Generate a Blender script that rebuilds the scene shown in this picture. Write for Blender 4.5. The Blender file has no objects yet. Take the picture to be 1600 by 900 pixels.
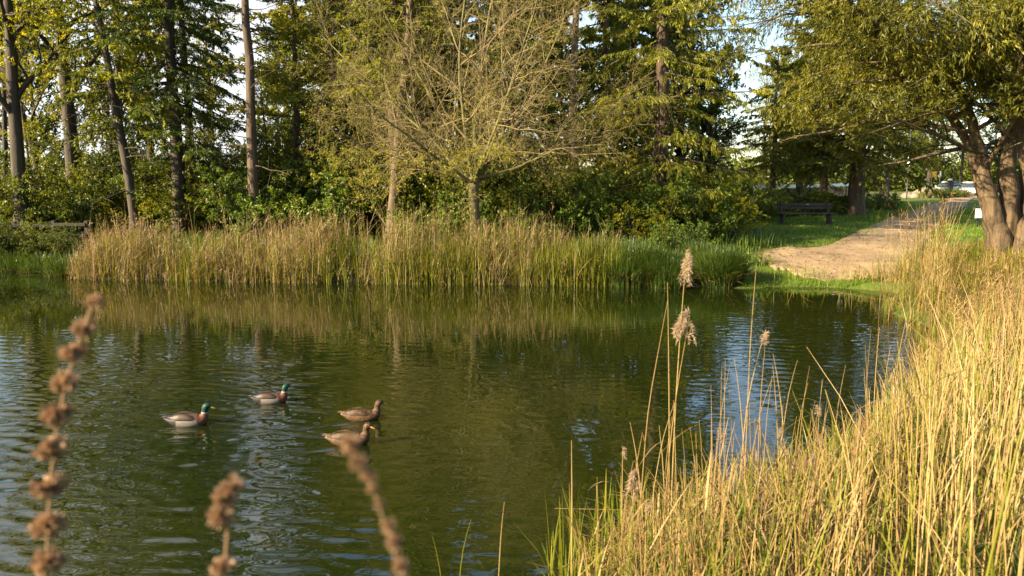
import bpy, math, random
import numpy as np
from mathutils import Vector, Matrix

# ------------------------------------------------------------------ camera
C = bpy.context.scene
col = C.collection
EYE = np.array([0.0, 0.0, 2.6])
F_PX = 1244.0
PITCH = math.atan(175.0 / F_PX)
cam_d = bpy.data.cameras.new('camera')
cam_d.sensor_width = 36.0
cam_d.lens = 36.0 * F_PX / 1600.0
cam_d.clip_start = 0.05
cam_d.clip_end = 2000.0
cam_d.dof.use_dof = True
cam_d.dof.focus_distance = 14.0
cam_d.dof.aperture_fstop = 3.8
cam = bpy.data.objects.new('camera', cam_d)
col.objects.link(cam)
cam.location = EYE
cam.rotation_euler = (math.pi / 2 - PITCH, 0, 0)
C.camera = cam

# ------------------------------------------------------------------ light
SUN_EL = math.radians(25)
SUN_AZ = math.radians(-116)          # clockwise from +Y seen from above
sd_ = np.array([math.sin(SUN_AZ) * math.cos(SUN_EL), math.cos(SUN_AZ) * math.cos(SUN_EL), math.sin(SUN_EL)])
world = bpy.data.worlds.new('World')
C.world = world
world.use_nodes = True
wn = world.node_tree
bg = wn.nodes['Background']
sky = wn.nodes.new('ShaderNodeTexSky')
sky.sky_type = 'NISHITA'
sky.sun_disc = False
sky.sun_elevation = SUN_EL
sky.sun_rotation = SUN_AZ
sky.air_density = 1.0
sky.dust_density = 1.0
sky.ozone_density = 1.0
tcw = wn.nodes.new('ShaderNodeTexCoord'); mpw = wn.nodes.new('ShaderNodeMapping'); mpw.inputs['Scale'].default_value = (1.0, 1.0, 2.2); mpw.inputs['Location'].default_value = (3.1, 0.4, 0.0)
wn.links.new(tcw.outputs['Generated'], mpw.inputs['Vector'])
cn = wn.nodes.new('ShaderNodeTexNoise'); cn.inputs['Scale'].default_value = 2.3; cn.inputs['Detail'].default_value = 6; cn.inputs['Roughness'].default_value = 0.55
wn.links.new(mpw.outputs[0], cn.inputs['Vector'])
cr_ = wn.nodes.new('ShaderNodeValToRGB'); cr_.color_ramp.elements[0].position = 0.36; cr_.color_ramp.elements[1].position = 0.60
cr_.color_ramp.elements[1].color = (0.9, 0.9, 0.9, 1)
wn.links.new(cn.outputs['Fac'], cr_.inputs[0])
cm = wn.nodes.new('ShaderNodeMix'); cm.data_type = 'RGBA'
sx_ = wn.nodes.new('ShaderNodeSeparateXYZ'); wn.links.new(tcw.outputs['Generated'], sx_.inputs[0])
mr_ = wn.nodes.new('ShaderNodeMapRange'); mr_.inputs['From Min'].default_value = 0.22; mr_.inputs['From Max'].default_value = -0.15
wn.links.new(sx_.outputs[0], mr_.inputs['Value'])
ml_ = wn.nodes.new('ShaderNodeMath'); ml_.operation = 'MULTIPLY'
wn.links.new(cr_.outputs[0], ml_.inputs[0]); wn.links.new(mr_.outputs[0], ml_.inputs[1])
wn.links.new(ml_.outputs[0], cm.inputs[0]); wn.links.new(sky.outputs[0], cm.inputs[6]); cm.inputs[7].default_value = (4.4, 4.5, 4.6, 1)
wn.links.new(cm.outputs[2], bg.inputs[0])
bg.inputs[1].default_value = 0.068
sun_d = bpy.data.lights.new('sun', 'SUN')
sun_d.energy = 5.0
sun_d.angle = math.radians(0.6)
sun_d.color = (1.0, 0.80, 0.52)
sun = bpy.data.objects.new('sun', sun_d)
col.objects.link(sun)
sun.rotation_euler = Vector(sd_).to_track_quat('Z', 'Y').to_euler()
C.view_settings.view_transform = 'Standard'
C.view_settings.look = 'None'
C.view_settings.gamma = 1.0
C.view_settings.exposure = 2.08
C.render.engine = 'CYCLES'
C.cycles.max_bounces = 7
C.cycles.diffuse_bounces = 3
C.cycles.glossy_bounces = 3
C.cycles.transmission_bounces = 5
C.cycles.volume_bounces = 0
C.cycles.caustics_reflective = False
C.cycles.caustics_refractive = False
C.cycles.use_denoising = True
C.cycles.sample_clamp_indirect = 6.0

# ------------------------------------------------------------------ numeric helpers
def R(seed):
    return np.random.default_rng(seed)

def norm(v):
    return v / np.maximum(np.linalg.norm(v, axis=-1, keepdims=True), 1e-9)

def ray(px, py):
    c = (px - 800.0) / F_PX
    u = (450.0 - py) / F_PX
    ct, st = math.cos(PITCH), math.sin(PITCH)
    return np.array([c, ct + u * st, -st + u * ct])

def at(px, py, d):
    r = ray(px, py)
    return EYE + r * (d / r[1])

def hnoise(x, y, s=1.0, seed=0):
    """cheap smooth noise from sines, about -1..1"""
    g = R(900 + seed)
    out = np.zeros_like(np.asarray(x, float))
    for k in range(5):
        a = g.uniform(0, 2 * math.pi)
        f = g.uniform(0.6, 1.7) / s
        out = out + np.sin((x * math.cos(a) + y * math.sin(a)) * f + g.uniform(0, 6.28))
    return out / 3.0

SHORE = np.array([(-60, 24), (-30, 23.5), (-17, 22.6), (-13.8, 22.0), (-12.0, 21.3), (-11.0, 20.2), (-8, 19.8), (-5, 19.5), (-2, 19.3), (0, 19.1), (3, 18.8),
                  (5.6, 18.4), (6.3, 18.6), (7.4, 18.55), (8.6, 17.9), (8.75, 17.2), (7.9, 16.0), (7.3, 14.8), (7.2, 13.6), (6.6, 11.8), (5.5, 9.8), (4.3, 8.0),
                  (3.0, 6.6), (1.6, 5.5), (0.2, 4.8), (-2, 4.2), (-8, 3.9), (-30, 3.5), (-60, 3.0)], float)

def shore_dist(x, y):
    """signed distance, positive on land"""
    x = np.asarray(x, float); y = np.asarray(y, float)
    d2 = np.full(x.shape, 1e9)
    inside = np.zeros(x.shape, bool)
    n = len(SHORE)
    for i in range(n):
        ax, ay = SHORE[i]; bx, by = SHORE[(i + 1) % n]
        ex, ey = bx - ax, by - ay
        t = np.clip(((x - ax) * ex + (y - ay) * ey) / (ex * ex + ey * ey), 0, 1)
        d2 = np.minimum(d2, (x - ax - t * ex) ** 2 + (y - ay - t * ey) ** 2)
        if abs(ey) > 1e-9:
            c = ((ay > y) != (by > y)) & (x < (bx - ax) * (y - ay) / (by - ay) + ax)
            inside ^= c
    d = np.sqrt(d2)
    return np.where(inside, -d, d)

def zg(x, y):
    """height of the ground above the water"""
    x = np.asarray(x, float); y = np.asarray(y, float)
    s = shore_dist(x, y) + 0.10 * hnoise(x, y, 0.35, 3)
    land = 0.07 * (1 - np.exp(-np.maximum(s, 0) / 0.12)) + 0.72 * (1 - np.exp(-np.maximum(s, 0) / 6.0))
    land = land + 0.55 * np.exp(-(((x - 10.6) / 2.2) ** 2 + ((y - 16.8) / 2.6) ** 2)) * np.clip(s / 1.5, 0, 1)
    land = land + 0.025 * hnoise(x, y, 0.7, 1) * np.clip(s / 1.0, 0, 1) + 0.05 * hnoise(x, y, 3.0, 2) * np.clip((s - 2) / 3, 0, 1)
    land = land - 0.25 * np.clip((y - 60) / 25, 0, 1) * np.clip(x / 10, 0, 1)
    bed = np.maximum(-0.6, s * 0.5) - 0.02
    return np.where(s > 0, land, bed)

def g1(x, y):
    return float(zg(np.array([x]), np.array([y]))[0])

def ground_at(px, py):
    r = ray(px, py)
    t = np.linspace(3, 140, 6000) / r[1]
    p = EYE[None] + t[:, None] * r[None]
    below = p[:, 2] < zg(p[:, 0], p[:, 1])
    i = int(np.argmax(below)) if below.any() else len(t) - 1
    return p[i]

def on_ground(px, d):
    x = (px - 800.0) / F_PX * d / ray(px, 300)[1]
    return np.array([x, d, g1(x, d)])

# ------------------------------------------------------------------ mesh builder
class Geo:
    def __init__(self):
        self.v = []; self.q = []; self.t = []; self.qt = []; self.tt = []; self.qm = []; self.tm = []; self.n = 0
    def add(self, v, quads=None, tris=None, tint=0.5, mat=0):
        v = np.asarray(v, float).reshape(-1, 3)
        for f, fl, tl, ml in ((quads, self.q, self.qt, self.qm), (tris, self.t, self.tt, self.tm)):
            if f is None or len(f) == 0: continue
            f = np.asarray(f, np.int64)
            fl.append(f + self.n)
            tl.append(np.broadcast_to(np.asarray(tint, float), (len(f),)) if np.ndim(tint) == 0 or len(tint) == len(f) else np.resize(tint, len(f)))
            ml.append(np.full(len(f), mat, np.int32))
        self.v.append(v); self.n += len(v)
    def mesh(self, name, mats, smooth=False):
        me = bpy.data.meshes.new(name)
        v = np.concatenate(self.v) if self.v else np.zeros((0, 3))
        q = np.concatenate(self.q) if self.q else np.zeros((0, 4), np.int64)
        t = np.concatenate(self.t) if self.t else np.zeros((0, 3), np.int64)
        me.vertices.add(len(v)); me.vertices.foreach_set('co', v.astype(np.float32).ravel())
        nl = q.size + t.size
        me.loops.add(nl); me.loops.foreach_set('vertex_index', np.concatenate([q.ravel(), t.ravel()]).astype(np.int32))
        np_ = len(q) + len(t)
        me.polygons.add(np_)
        ls = np.concatenate([np.arange(len(q)) * 4, q.size + np.arange(len(t)) * 3]).astype(np.int32)
        me.polygons.foreach_set('loop_start', ls)
        me.polygons.foreach_set('material_index', np.concatenate(self.qm + self.tm).astype(np.int32))
        me.polygons.foreach_set('use_smooth', np.full(np_, smooth))
        a = me.attributes.new('tint', 'FLOAT', 'FACE')
        a.data.foreach_set('value', np.concatenate(self.qt + self.tt).astype(np.float32))
        for m in (mats if isinstance(mats, (list, tuple)) else [mats]): me.materials.append(m)
        me.update(calc_edges=True)
        me.validate()
        return me
    def build(self, name, mats, parent=None, smooth=False):
        o = bpy.data.objects.new(name, self.mesh(name, mats, smooth))
        col.objects.link(o)
        if parent is not None: o.parent = parent
        return o
    # --- shapes
    def tubes(self, pts, rad, S=4, tint=0.5, mat=0, cap=False):
        """pts (N,P,3), rad (N,P)"""
        pts = np.asarray(pts, float); N, P, _ = pts.shape
        rad = np.broadcast_to(rad, (N, P))
        T = norm(np.gradient(pts, axis=1))
        ref = np.where(np.abs(T[..., 2:3]) > 0.9, np.array([1.0, 0, 0]), np.array([0, 0, 1.0]))
        # keep one reference per tube so that rings do not flip
        ref = np.where(np.abs(T[:, :, 2]).mean(1)[:, None, None] > 0.75, np.array([1.0, 0.05, 0]), np.array([0.03, 0.02, 1.0]))
        u = norm(np.cross(np.broadcast_to(ref, T.shape), T)); w = np.cross(T, u)
        a = np.arange(S) * 2 * math.pi / S
        ring = u[:, :, None] * np.cos(a)[None, None, :, None] + w[:, :, None] * np.sin(a)[None, None, :, None]
        v = pts[:, :, None] + ring * rad[:, :, None, None]
        i = np.arange(N)[:, None, None] * P * S; j = np.arange(P - 1)[None, :, None] * S; k = np.arange(S)[None, None, :]
        k2 = (k + 1) % S
        q = np.stack([i + j + k, i + j + k2, i + j + S + k2, i + j + S + k], -1).reshape(-1, 4)
        tt = tint if np.ndim(tint) == 0 else np.repeat(tint, (P - 1) * S)
        self.add(v, quads=q, tint=tt, mat=mat)
        if cap and S >= 3:
            fan = []
            for nI in range(N):
                for e in (0, P - 1):
                    b = nI * P * S + e * S
                    for kk in range(1, S - 1): fan.append((b, b + kk, b + kk + 1))
            # reuse the last added vertices
            self.t.append(np.asarray(fan) + self.n - N * P * S)
            self.tt.append(np.full(len(fan), float(np.mean(tint)))); self.tm.append(np.full(len(fan), mat, np.int32))
    def kites(self, base, d, length, width, rng, tint=0.5, mat=0, nrm=None):
        base = np.asarray(base, float); N = len(base)
        d = norm(d)
        if nrm is None: nrm = rng.normal(size=(N, 3))
        s = norm(np.cross(d, nrm))
        length = np.broadcast_to(length, (N,))[:, None]; width = np.broadcast_to(width, (N,))[:, None]
        bow = norm(np.cross(s, d)) * length * 0.12
        m = base + d * length * 0.45 + bow
        v = np.stack([base, m + s * width * 0.5, base + d * length, m - s * width * 0.5], 1)
        q = np.arange(N * 4).reshape(N, 4)
        self.add(v, quads=q, tint=tint, mat=mat)
    def ribbons(self, pts, width, side, tint=0.5, mat=0):
        """pts (N,P,3), width (N,P), side (N,3)"""
        N, P, _ = pts.shape
        s = norm(side)[:, None, :] * width[:, :, None] * 0.5
        v = np.stack([pts - s, pts + s], 2)
        i = np.arange(N)[:, None] * P * 2; j = np.arange(P - 1)[None, :] * 2
        q = np.stack([i + j, i + j + 1, i + j + 3, i + j + 2], -1).reshape(-1, 4)
        tt = tint if np.ndim(tint) == 0 else np.repeat(tint, P - 1)
        self.add(v, quads=q, tint=tt, mat=mat)
    def loft(self, rings, tint=0.5, mat=0, close=True, caps=True):
        """rings (P,S,3)"""
        rings = np.asarray(rings, float); P, S, _ = rings.shape
        j = np.arange(P - 1)[:, None] * S; k = np.arange(S)[None]
        k2 = (k + 1) % S
        q = np.stack([j + k, j + k2, j + S + k2, j + S + k], -1).reshape(-1, 4)
        v = rings.reshape(-1, 3)
        tr = []
        if caps:
            v = np.concatenate([v, rings[0].mean(0)[None], rings[-1].mean(0)[None]])
            a, b = P * S, P * S + 1
            for kk in range(S):
                tr.append((a, (kk + 1) % S, kk)); tr.append((b, (P - 1) * S + kk, (P - 1) * S + (kk + 1) % S))
        tq = tint if np.ndim(tint) == 0 else tint
        n0 = self.n
        self.add(v, quads=q, tint=tq, mat=mat)
        if tr:
            self.t.append(np.asarray(tr) + n0); self.tt.append(np.full(len(tr), float(np.mean(tint)))); self.tm.append(np.full(len(tr), mat, np.int32))
    def box(self, c, s, rot=None, bev=0.0, tint=0.5, mat=0):
        c = np.asarray(c, float); h = np.asarray(s, float) / 2
        b = min(bev, h.min() * 0.45)
        if b <= 0:
            v = np.array([(x, y, z) for z in (-1, 1) for y in (-1, 1) for x in (-1, 1)], float) * h
            q = [(0, 2, 3, 1), (4, 5, 7, 6), (0, 1, 5, 4), (2, 6, 7, 3), (0, 4, 6, 2), (1, 3, 7, 5)]
            tr = None
        else:
            v = []; idx = {}
            for z in (-1, 1):
                for y in (-1, 1):
                    for x in (-1, 1):
                        for ax in range(3):
                            p = np.array([x, y, z], float) * (h - b)
                            p[ax] = (x, y, z)[ax] * h[ax]
                            idx[(x, y, z, ax)] = len(v); v.append(p)
            v = np.array(v); q = []; tr = []
            for ax in range(3):
                o = [a for a in range(3) if a != ax]
                for sg in (-1, 1):
                    f = []
                    for (a, bb) in ((-1, -1), (1, -1), (1, 1), (-1, 1)):
                        k = [0, 0, 0]; k[ax] = sg; k[o[0]] = a; k[o[1]] = bb
                        f.append(idx[tuple(k) + (ax,)])
                    q.append(f if (sg > 0) == (ax != 1) else f[::-1])
                for a in (-1, 1):
                    for bb in (-1, 1):
                        ks = []
                        for e in (-1, 1):
                            k = [0, 0, 0]; k[ax] = e; k[o[0]] = a; k[o[1]] = bb
                            ks.append(tuple(k))
                        q.append([idx[ks[0] + (o[0],)], idx[ks[1] + (o[0],)], idx[ks[1] + (o[1],)], idx[ks[0] + (o[1],)]])
            for z in (-1, 1):
                for y in (-1, 1):
                    for x in (-1, 1):
                        tr.append([idx[(x, y, z, 0)], idx[(x, y, z, 1)], idx[(x, y, z, 2)]])
        if rot is not None: v = v @ np.asarray(rot).T
        n0 = self.n
        self.add(v + c, quads=q, tint=tint, mat=mat)
        if tr:
            self.t.append(np.asarray(tr) + n0); self.tt.append(np.full(len(tr), float(tint))); self.tm.append(np.full(len(tr), mat, np.int32))

def rotz(a):
    c, s = math.cos(a), math.sin(a)
    return np.array([[c, -s, 0], [s, c, 0], [0, 0, 1.0]])

# ------------------------------------------------------------------ tagging
def tag(o, label=None, cat=None, group=None, kind=None):
    for k, v in (('label', label), ('category', cat), ('group', group), ('kind', kind)):
        if v: o[k] = v
    return o

def empty(name, loc, label=None, cat=None, group=None, rz=0.0):
    o = bpy.data.objects.new(name, None); col.objects.link(o)
    o.location = loc; o.rotation_euler = (0, 0, rz)
    o.empty_display_size = 0.2
    return tag(o, label, cat, group)

def copy_tree(o, parent=None):
    c = o.copy(); col.objects.link(c)
    if parent is not None: c.parent = parent
    for ch in list(o.children): copy_tree(ch, c)
    return c

def place(proto, loc, rz=0.0, s=1.0, label=None, cat=None, group=None, sz=None):
    """first call on a prototype moves it, later calls copy it"""
    if proto.get('_used'):
        o = copy_tree(proto)
    else:
        o = proto; proto['_used'] = 1
    o.location = loc; o.rotation_euler = (0, 0, rz)
    o.scale = (s, s, sz if sz else s)
    for k in ('label', 'category', 'group'):
        if k in o: del o[k]
    return tag(o, label, cat, group)

# ------------------------------------------------------------------ materials
def new_mat(name):
    m = bpy.data.materials.new(name); m.use_nodes = True
    nt = m.node_tree
    return m, nt, nt.nodes['Principled BSDF'], nt.nodes['Material Output']

def ramp(nt, stops, src=None):
    r = nt.nodes.new('ShaderNodeValToRGB')
    e = r.color_ramp.elements
    while len(e) < len(stops): e.new(0.5)
    for k, (p, c) in enumerate(stops):
        e[k].position = p; e[k].color = (*c, 1)
    if src is not None: nt.links.new(src, r.inputs[0])
    return r

def tex(nt, scale, detail=4.0, rough=0.55, vec=None, dist=0.0):
    n = nt.nodes.new('ShaderNodeTexNoise')
    n.inputs['Scale'].default_value = scale; n.inputs['Detail'].default_value = detail
    n.inputs['Roughness'].default_value = rough; n.inputs['Distortion'].default_value = dist
    if vec is not None: nt.links.new(vec, n.inputs['Vector'])
    return n

def coord(nt, scale=(1, 1, 1), kind='Object'):
    tc = nt.nodes.new('ShaderNodeTexCoord'); mp = nt.nodes.new('ShaderNodeMapping')
    mp.inputs['Scale'].default_value = scale
    nt.links.new(tc.outputs[kind], mp.inputs['Vector'])
    return mp.outputs[0]

def leaf_mat(name, stops, trans=0.42, tcol=(1.15, 1.05, 0.45), gloss=0.04, rough=0.45):
    m, nt, pb, out = new_mat(name)
    at_ = nt.nodes.new('ShaderNodeAttribute'); at_.attribute_name = 'tint'
    r = ramp(nt, stops, at_.outputs['Fac'])
    pb.inputs['Roughness'].default_value = rough
    pb.inputs['Specular IOR Level'].default_value = gloss * 8
    nt.links.new(r.outputs[0], pb.inputs['Base Color'])
    tr = nt.nodes.new('ShaderNodeBsdfTranslucent')
    mul = nt.nodes.new('ShaderNodeVectorMath'); mul.operation = 'MULTIPLY'
    mul.inputs[1].default_value = tcol
    nt.links.new(r.outputs[0], mul.inputs[0]); nt.links.new(mul.outputs[0], tr.inputs['Color'])
    mx = nt.nodes.new('ShaderNodeMixShader'); mx.inputs[0].default_value = trans
    nt.links.new(pb.outputs[0], mx.inputs[1]); nt.links.new(tr.outputs[0], mx.inputs[2])
    nt.links.new(mx.outputs[0], out.inputs[0])
    return m

def bark_mat(name, c0, c1, scale=(8, 8, 1.5), moss=None, bump=0.9):
    m, nt, pb, out = new_mat(name)
    v = coord(nt, scale)
    n = tex(nt, 1.0, 6, 0.65, v, 0.4)
    r = ramp(nt, [(0.3, c0), (0.68, c1)], n.outputs['Fac'])
    colr = r.outputs[0]
    if moss:
        n2 = tex(nt, 0.9, 4, 0.6, coord(nt))
        rr = ramp(nt, [(0.46, (0, 0, 0)), (0.62, (1, 1, 1))], n2.outputs['Fac'])
        mx = nt.nodes.new('ShaderNodeMix'); mx.data_type = 'RGBA'
        nt.links.new(rr.outputs[0], mx.inputs[0]); nt.links.new(colr, mx.inputs[6]); mx.inputs[7].default_value = (*moss, 1)
        colr = mx.outputs[2]
    nt.links.new(colr, pb.inputs['Base Color'])
    pb.inputs['Roughness'].default_value = 0.85
    b = nt.nodes.new('ShaderNodeBump'); b.inputs['Strength'].default_value = bump; b.inputs['Distance'].default_value = 0.03
    nt.links.new(n.outputs['Fac'], b.inputs['Height']); nt.links.new(b.outputs[0], pb.inputs['Normal'])
    return m

def plain_mat(name, c, rough=0.6, metal=0.0, var=0.15, scale=8, bump=0.0, spec=0.5):
    m, nt, pb, out = new_mat(name)
    n = tex(nt, scale, 5, 0.6, coord(nt))
    lo = tuple(x * (1 - var) for x in c); hi = tuple(min(1, x * (1 + var)) for x in c)
    r = ramp(nt, [(0.3, lo), (0.7, hi)], n.outputs['Fac'])
    nt.links.new(r.outputs[0], pb.inputs['Base Color'])
    pb.inputs['Roughness'].default_value = rough; pb.inputs['Metallic'].default_value = metal
    pb.inputs['Specular IOR Level'].default_value = spec
    if bump:
        b = nt.nodes.new('ShaderNodeBump'); b.inputs['Strength'].default_value = bump; b.inputs['Distance'].default_value = 0.01
        nt.links.new(n.outputs['Fac'], b.inputs['Height']); nt.links.new(b.outputs[0], pb.inputs['Normal'])
    return m

M = {}
M['fir'] = leaf_mat('fir_needles', [(0.0, (0.0259, 0.0464, 0.009)), (0.55, (0.0756, 0.116, 0.015)), (0.85, (0.1836, 0.2204, 0.022)), (1.0, (0.27, 0.2784, 0.03))], 0.40)
M['larch'] = leaf_mat('larch_needles', [(0.0, (0.0648, 0.0812, 0.01)), (0.5, (0.1782, 0.203, 0.02)), (0.85, (0.3132, 0.3132, 0.028)), (1.0, (0.3888, 0.348, 0.045))], 0.45)
M['yew'] = leaf_mat('yew_needles', [(0.0, (0.0389, 0.0441, 0.007)), (0.5, (0.1188, 0.1253, 0.013)), (0.85, (0.2484, 0.2262, 0.02)), (1.0, (0.3564, 0.29, 0.032))], 0.42)
M['broad'] = leaf_mat('broad_leaves', [(0.0, (0.0972, 0.1276, 0.01)), (0.5, (0.216, 0.2436, 0.016)), (1.0, (0.3888, 0.3596, 0.026))], 0.6, (1.3, 1.12, 0.3))
M['dense'] = leaf_mat('dense_leaves', [(0.0, (0.0324, 0.0522, 0.008)), (0.5, (0.0918, 0.1218, 0.014)), (1.0, (0.2052, 0.2204, 0.022))], 0.45)
M['shrub'] = leaf_mat('shrub_leaves', [(0.0, (0.0324, 0.0638, 0.008)), (0.5, (0.0864, 0.145, 0.012)), (0.9, (0.1728, 0.232, 0.02)), (1.0, (0.2592, 0.2552, 0.035))], 0.40, gloss=0.06)
M['bud'] = leaf_mat('young_buds', [(0.0, (0.1575, 0.168, 0.02)), (0.5, (0.252, 0.2464, 0.03)), (1.0, (0.357, 0.3248, 0.045))], 0.5)
M['dry'] = leaf_mat('dry_reed', [(0.0, (0.085, 0.05, 0.019)), (0.35, (0.20, 0.13, 0.048)), (0.7, (0.31, 0.215, 0.082)), (1.0, (0.43, 0.32, 0.14))], 0.32, (1.1, 0.95, 0.6), 0.05)
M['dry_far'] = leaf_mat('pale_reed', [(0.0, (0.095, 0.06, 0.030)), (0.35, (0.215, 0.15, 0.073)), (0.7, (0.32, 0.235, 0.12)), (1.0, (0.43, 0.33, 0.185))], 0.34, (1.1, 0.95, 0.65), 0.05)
M['blade'] = leaf_mat('green_blade', [(0.0, (0.05, 0.08, 0.006)), (0.5, (0.135, 0.16, 0.012)), (1.0, (0.27, 0.25, 0.03))], 0.45, (1.2, 1.1, 0.35), 0.05)
M['sedge'] = leaf_mat('sedge_blade', [(0.0, (0.018, 0.042, 0.007)), (0.5, (0.045, 0.088, 0.012)), (1.0, (0.14, 0.17, 0.022))], 0.4, (1.2, 1.1, 0.35), 0.07, 0.35)
M['lawn'] = leaf_mat('lawn_blade', [(0.0, (0.0688, 0.135, 0.011)), (0.5, (0.125, 0.2228, 0.0154)), (1.0, (0.225, 0.297, 0.0264))], 0.42)
M['plume'] = leaf_mat('plume_fluff', [(0.0, (0.25, 0.185, 0.12)), (1.0, (0.45, 0.36, 0.25))], 0.45, (1.05, 0.95, 0.8), 0.02)
M['husk'] = leaf_mat('seed_husk', [(0.0, (0.104, 0.0611, 0.0364)), (0.5, (0.273, 0.1755, 0.104)), (1.0, (0.52, 0.377, 0.247))], 0.35, (1.05, 0.9, 0.7), 0.03)
M['bark_dark'] = bark_mat('dark_bark', (0.014, 0.011, 0.008), (0.060, 0.045, 0.028))
M['bark_pine'] = bark_mat('pine_bark', (0.024, 0.017, 0.011), (0.105, 0.07, 0.042))
M['bark_pale'] = bark_mat('pale_bark', (0.045, 0.034, 0.022), (0.15, 0.11, 0.07))
M['bark_moss'] = bark_mat('mossy_bark', (0.04, 0.034, 0.015), (0.125, 0.10, 0.045), moss=(0.16, 0.16, 0.04))
M['bark_yew'] = bark_mat('flaky_yew_bark', (0.008, 0.006, 0.004), (0.135, 0.09, 0.046), (13, 13, 1.5), bump=1.0)
M['twig'] = bark_mat('young_twig', (0.095, 0.074, 0.032), (0.22, 0.17, 0.075), (3, 3, 3), bump=0.0)
M['wood_dark'] = plain_mat('dark_stained_wood', (0.030, 0.020, 0.013), 0.55, var=0.4, scale=14, bump=0.3)
M['wood_fence'] = plain_mat('weathered_fence_wood', (0.022, 0.017, 0.011), 0.85, var=0.4, scale=10, bump=0.4)

# ground: short grass, bare earth near the water and under the trees
def ground_mat():
    m, nt, pb, out = new_mat('grassy_ground')
    v = coord(nt)
    n1 = tex(nt, 0.35, 5, 0.6, v); n2 = tex(nt, 9.0, 6, 0.7, v)
    g = ramp(nt, [(0.25, (0.040, 0.066, 0.010)), (0.5, (0.075, 0.115, 0.015)), (0.8, (0.12, 0.15, 0.024))], n2.outputs['Fac'])
    e = ramp(nt, [(0.3, (0.022, 0.017, 0.010)), (0.7, (0.07, 0.052, 0.03))], n2.outputs['Fac'])
    at_ = nt.nodes.new('ShaderNodeAttribute'); at_.attribute_name = 'earth'
    ad = nt.nodes.new('ShaderNodeMath'); ad.operation = 'ADD'
    nt.links.new(at_.outputs['Fac'], ad.inputs[0])
    sc = nt.nodes.new('ShaderNodeMath'); sc.operation = 'MULTIPLY_ADD'; sc.inputs[1].default_value = 1.2; sc.inputs[2].default_value = -0.6
    nt.links.new(n1.outputs['Fac'], sc.inputs[0]); nt.links.new(sc.outputs[0], ad.inputs[1]); ad.use_clamp = True
    mx = nt.nodes.new('ShaderNodeMix'); mx.data_type = 'RGBA'
    nt.links.new(ad.outputs[0], mx.inputs[0]); nt.links.new(g.outputs[0], mx.inputs[6]); nt.links.new(e.outputs[0], mx.inputs[7])
    nt.links.new(mx.outputs[2], pb.inputs['Base Color'])
    pb.inputs['Roughness'].default_value = 0.95; pb.inputs['Specular IOR Level'].default_value = 0.15
    b = nt.nodes.new('ShaderNodeBump'); b.inputs['Strength'].default_value = 0.8; b.inputs['Distance'].default_value = 0.05
    nt.links.new(n2.outputs['Fac'], b.inputs['Height']); nt.links.new(b.outputs[0], pb.inputs['Normal'])
    return m
M['ground'] = ground_mat()

def path_mat():
    m, nt, pb, out = new_mat('trodden_sand')
    v = coord(nt)
    n1 = tex(nt, 1.1, 5, 0.6, v); n2 = tex(nt, 28.0, 6, 0.75, v); n3 = tex(nt, 5.0, 4, 0.6, v)
    r = ramp(nt, [(0.25, (0.20, 0.145, 0.09)), (0.5, (0.32, 0.235, 0.14)), (0.75, (0.42, 0.315, 0.195))], n1.outputs['Fac'])
    r2 = ramp(nt, [(0.35, (0.76, 0.73, 0.70)), (0.6, (1, 1, 1))], n2.outputs['Fac'])
    mx = nt.nodes.new('ShaderNodeMix'); mx.data_type = 'RGBA'; mx.blend_type = 'MULTIPLY'; mx.inputs[0].default_value = 0.8
    nt.links.new(r.outputs[0], mx.inputs[6]); nt.links.new(r2.outputs[0], mx.inputs[7])
    nt.links.new(mx.outputs[2], pb.inputs['Base Color'])
    pb.inputs['Roughness'].default_value = 0.95; pb.inputs['Specular IOR Level'].default_value = 0.15
    ad = nt.nodes.new('ShaderNodeMath'); ad.operation = 'ADD'
    nt.links.new(n2.outputs['Fac'], ad.inputs[0]); nt.links.new(n3.outputs['Fac'], ad.inputs[1])
    b = nt.nodes.new('ShaderNodeBump'); b.inputs['Strength'].default_value = 0.9; b.inputs['Distance'].default_value = 0.04
    nt.links.new(ad.outputs[0], b.inputs['Height']); nt.links.new(b.outputs[0], pb.inputs['Normal'])
    return m
M['path'] = path_mat()

def water_mat():
    m, nt, pb, out = new_mat('murky_pond_water')
    v = coord(nt)
    n1 = tex(nt, 0.22, 3, 0.5, v)
    r = ramp(nt, [(0.35, (0.0045, 0.0095, 0.0014)), (0.65, (0.013, 0.0165, 0.0022))], n1.outputs['Fac'])
    nt.links.new(r.outputs[0], pb.inputs['Base Color'])
    pb.inputs['Roughness'].default_value = 0.015
    pb.inputs['IOR'].default_value = 1.75
    v2 = coord(nt, (0.55, 1.5, 1))
    n2 = tex(nt, 5.0, 3, 0.55, v2)
    b = nt.nodes.new('ShaderNodeBump'); b.inputs['Strength'].default_value = 0.018; b.inputs['Distance'].default_value = 0.02
    nt.links.new(n2.outputs['Fac'], b.inputs['Height']); nt.links.new(b.outputs[0], pb.inputs['Normal'])
    return m
M['water'] = water_mat()

# ------------------------------------------------------------------ setting
def grid_object(name, xs, ys, zfun, mat, smooth=True):
    X, Y = np.meshgrid(xs, ys)
    Z = zfun(X, Y)
    g = Geo()
    nx, ny = len(xs), len(ys)
    i = np.arange(nx - 1)[None, :]; j = np.arange(ny - 1)[:, None] * nx
    q = np.stack([j + i, j + i + 1, j + i + nx + 1, j + i + nx], -1).reshape(-1, 4)
    g.add(np.stack([X, Y, Z], -1), quads=q)
    return g.build(name, mat, smooth=smooth), X, Y, Z

def spaced(*segs):
    out = []
    for a, b, s in segs:
        out.append(np.arange(a, b, s))
    out.append([segs[-1][1]])
    return np.concatenate(out)

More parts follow.
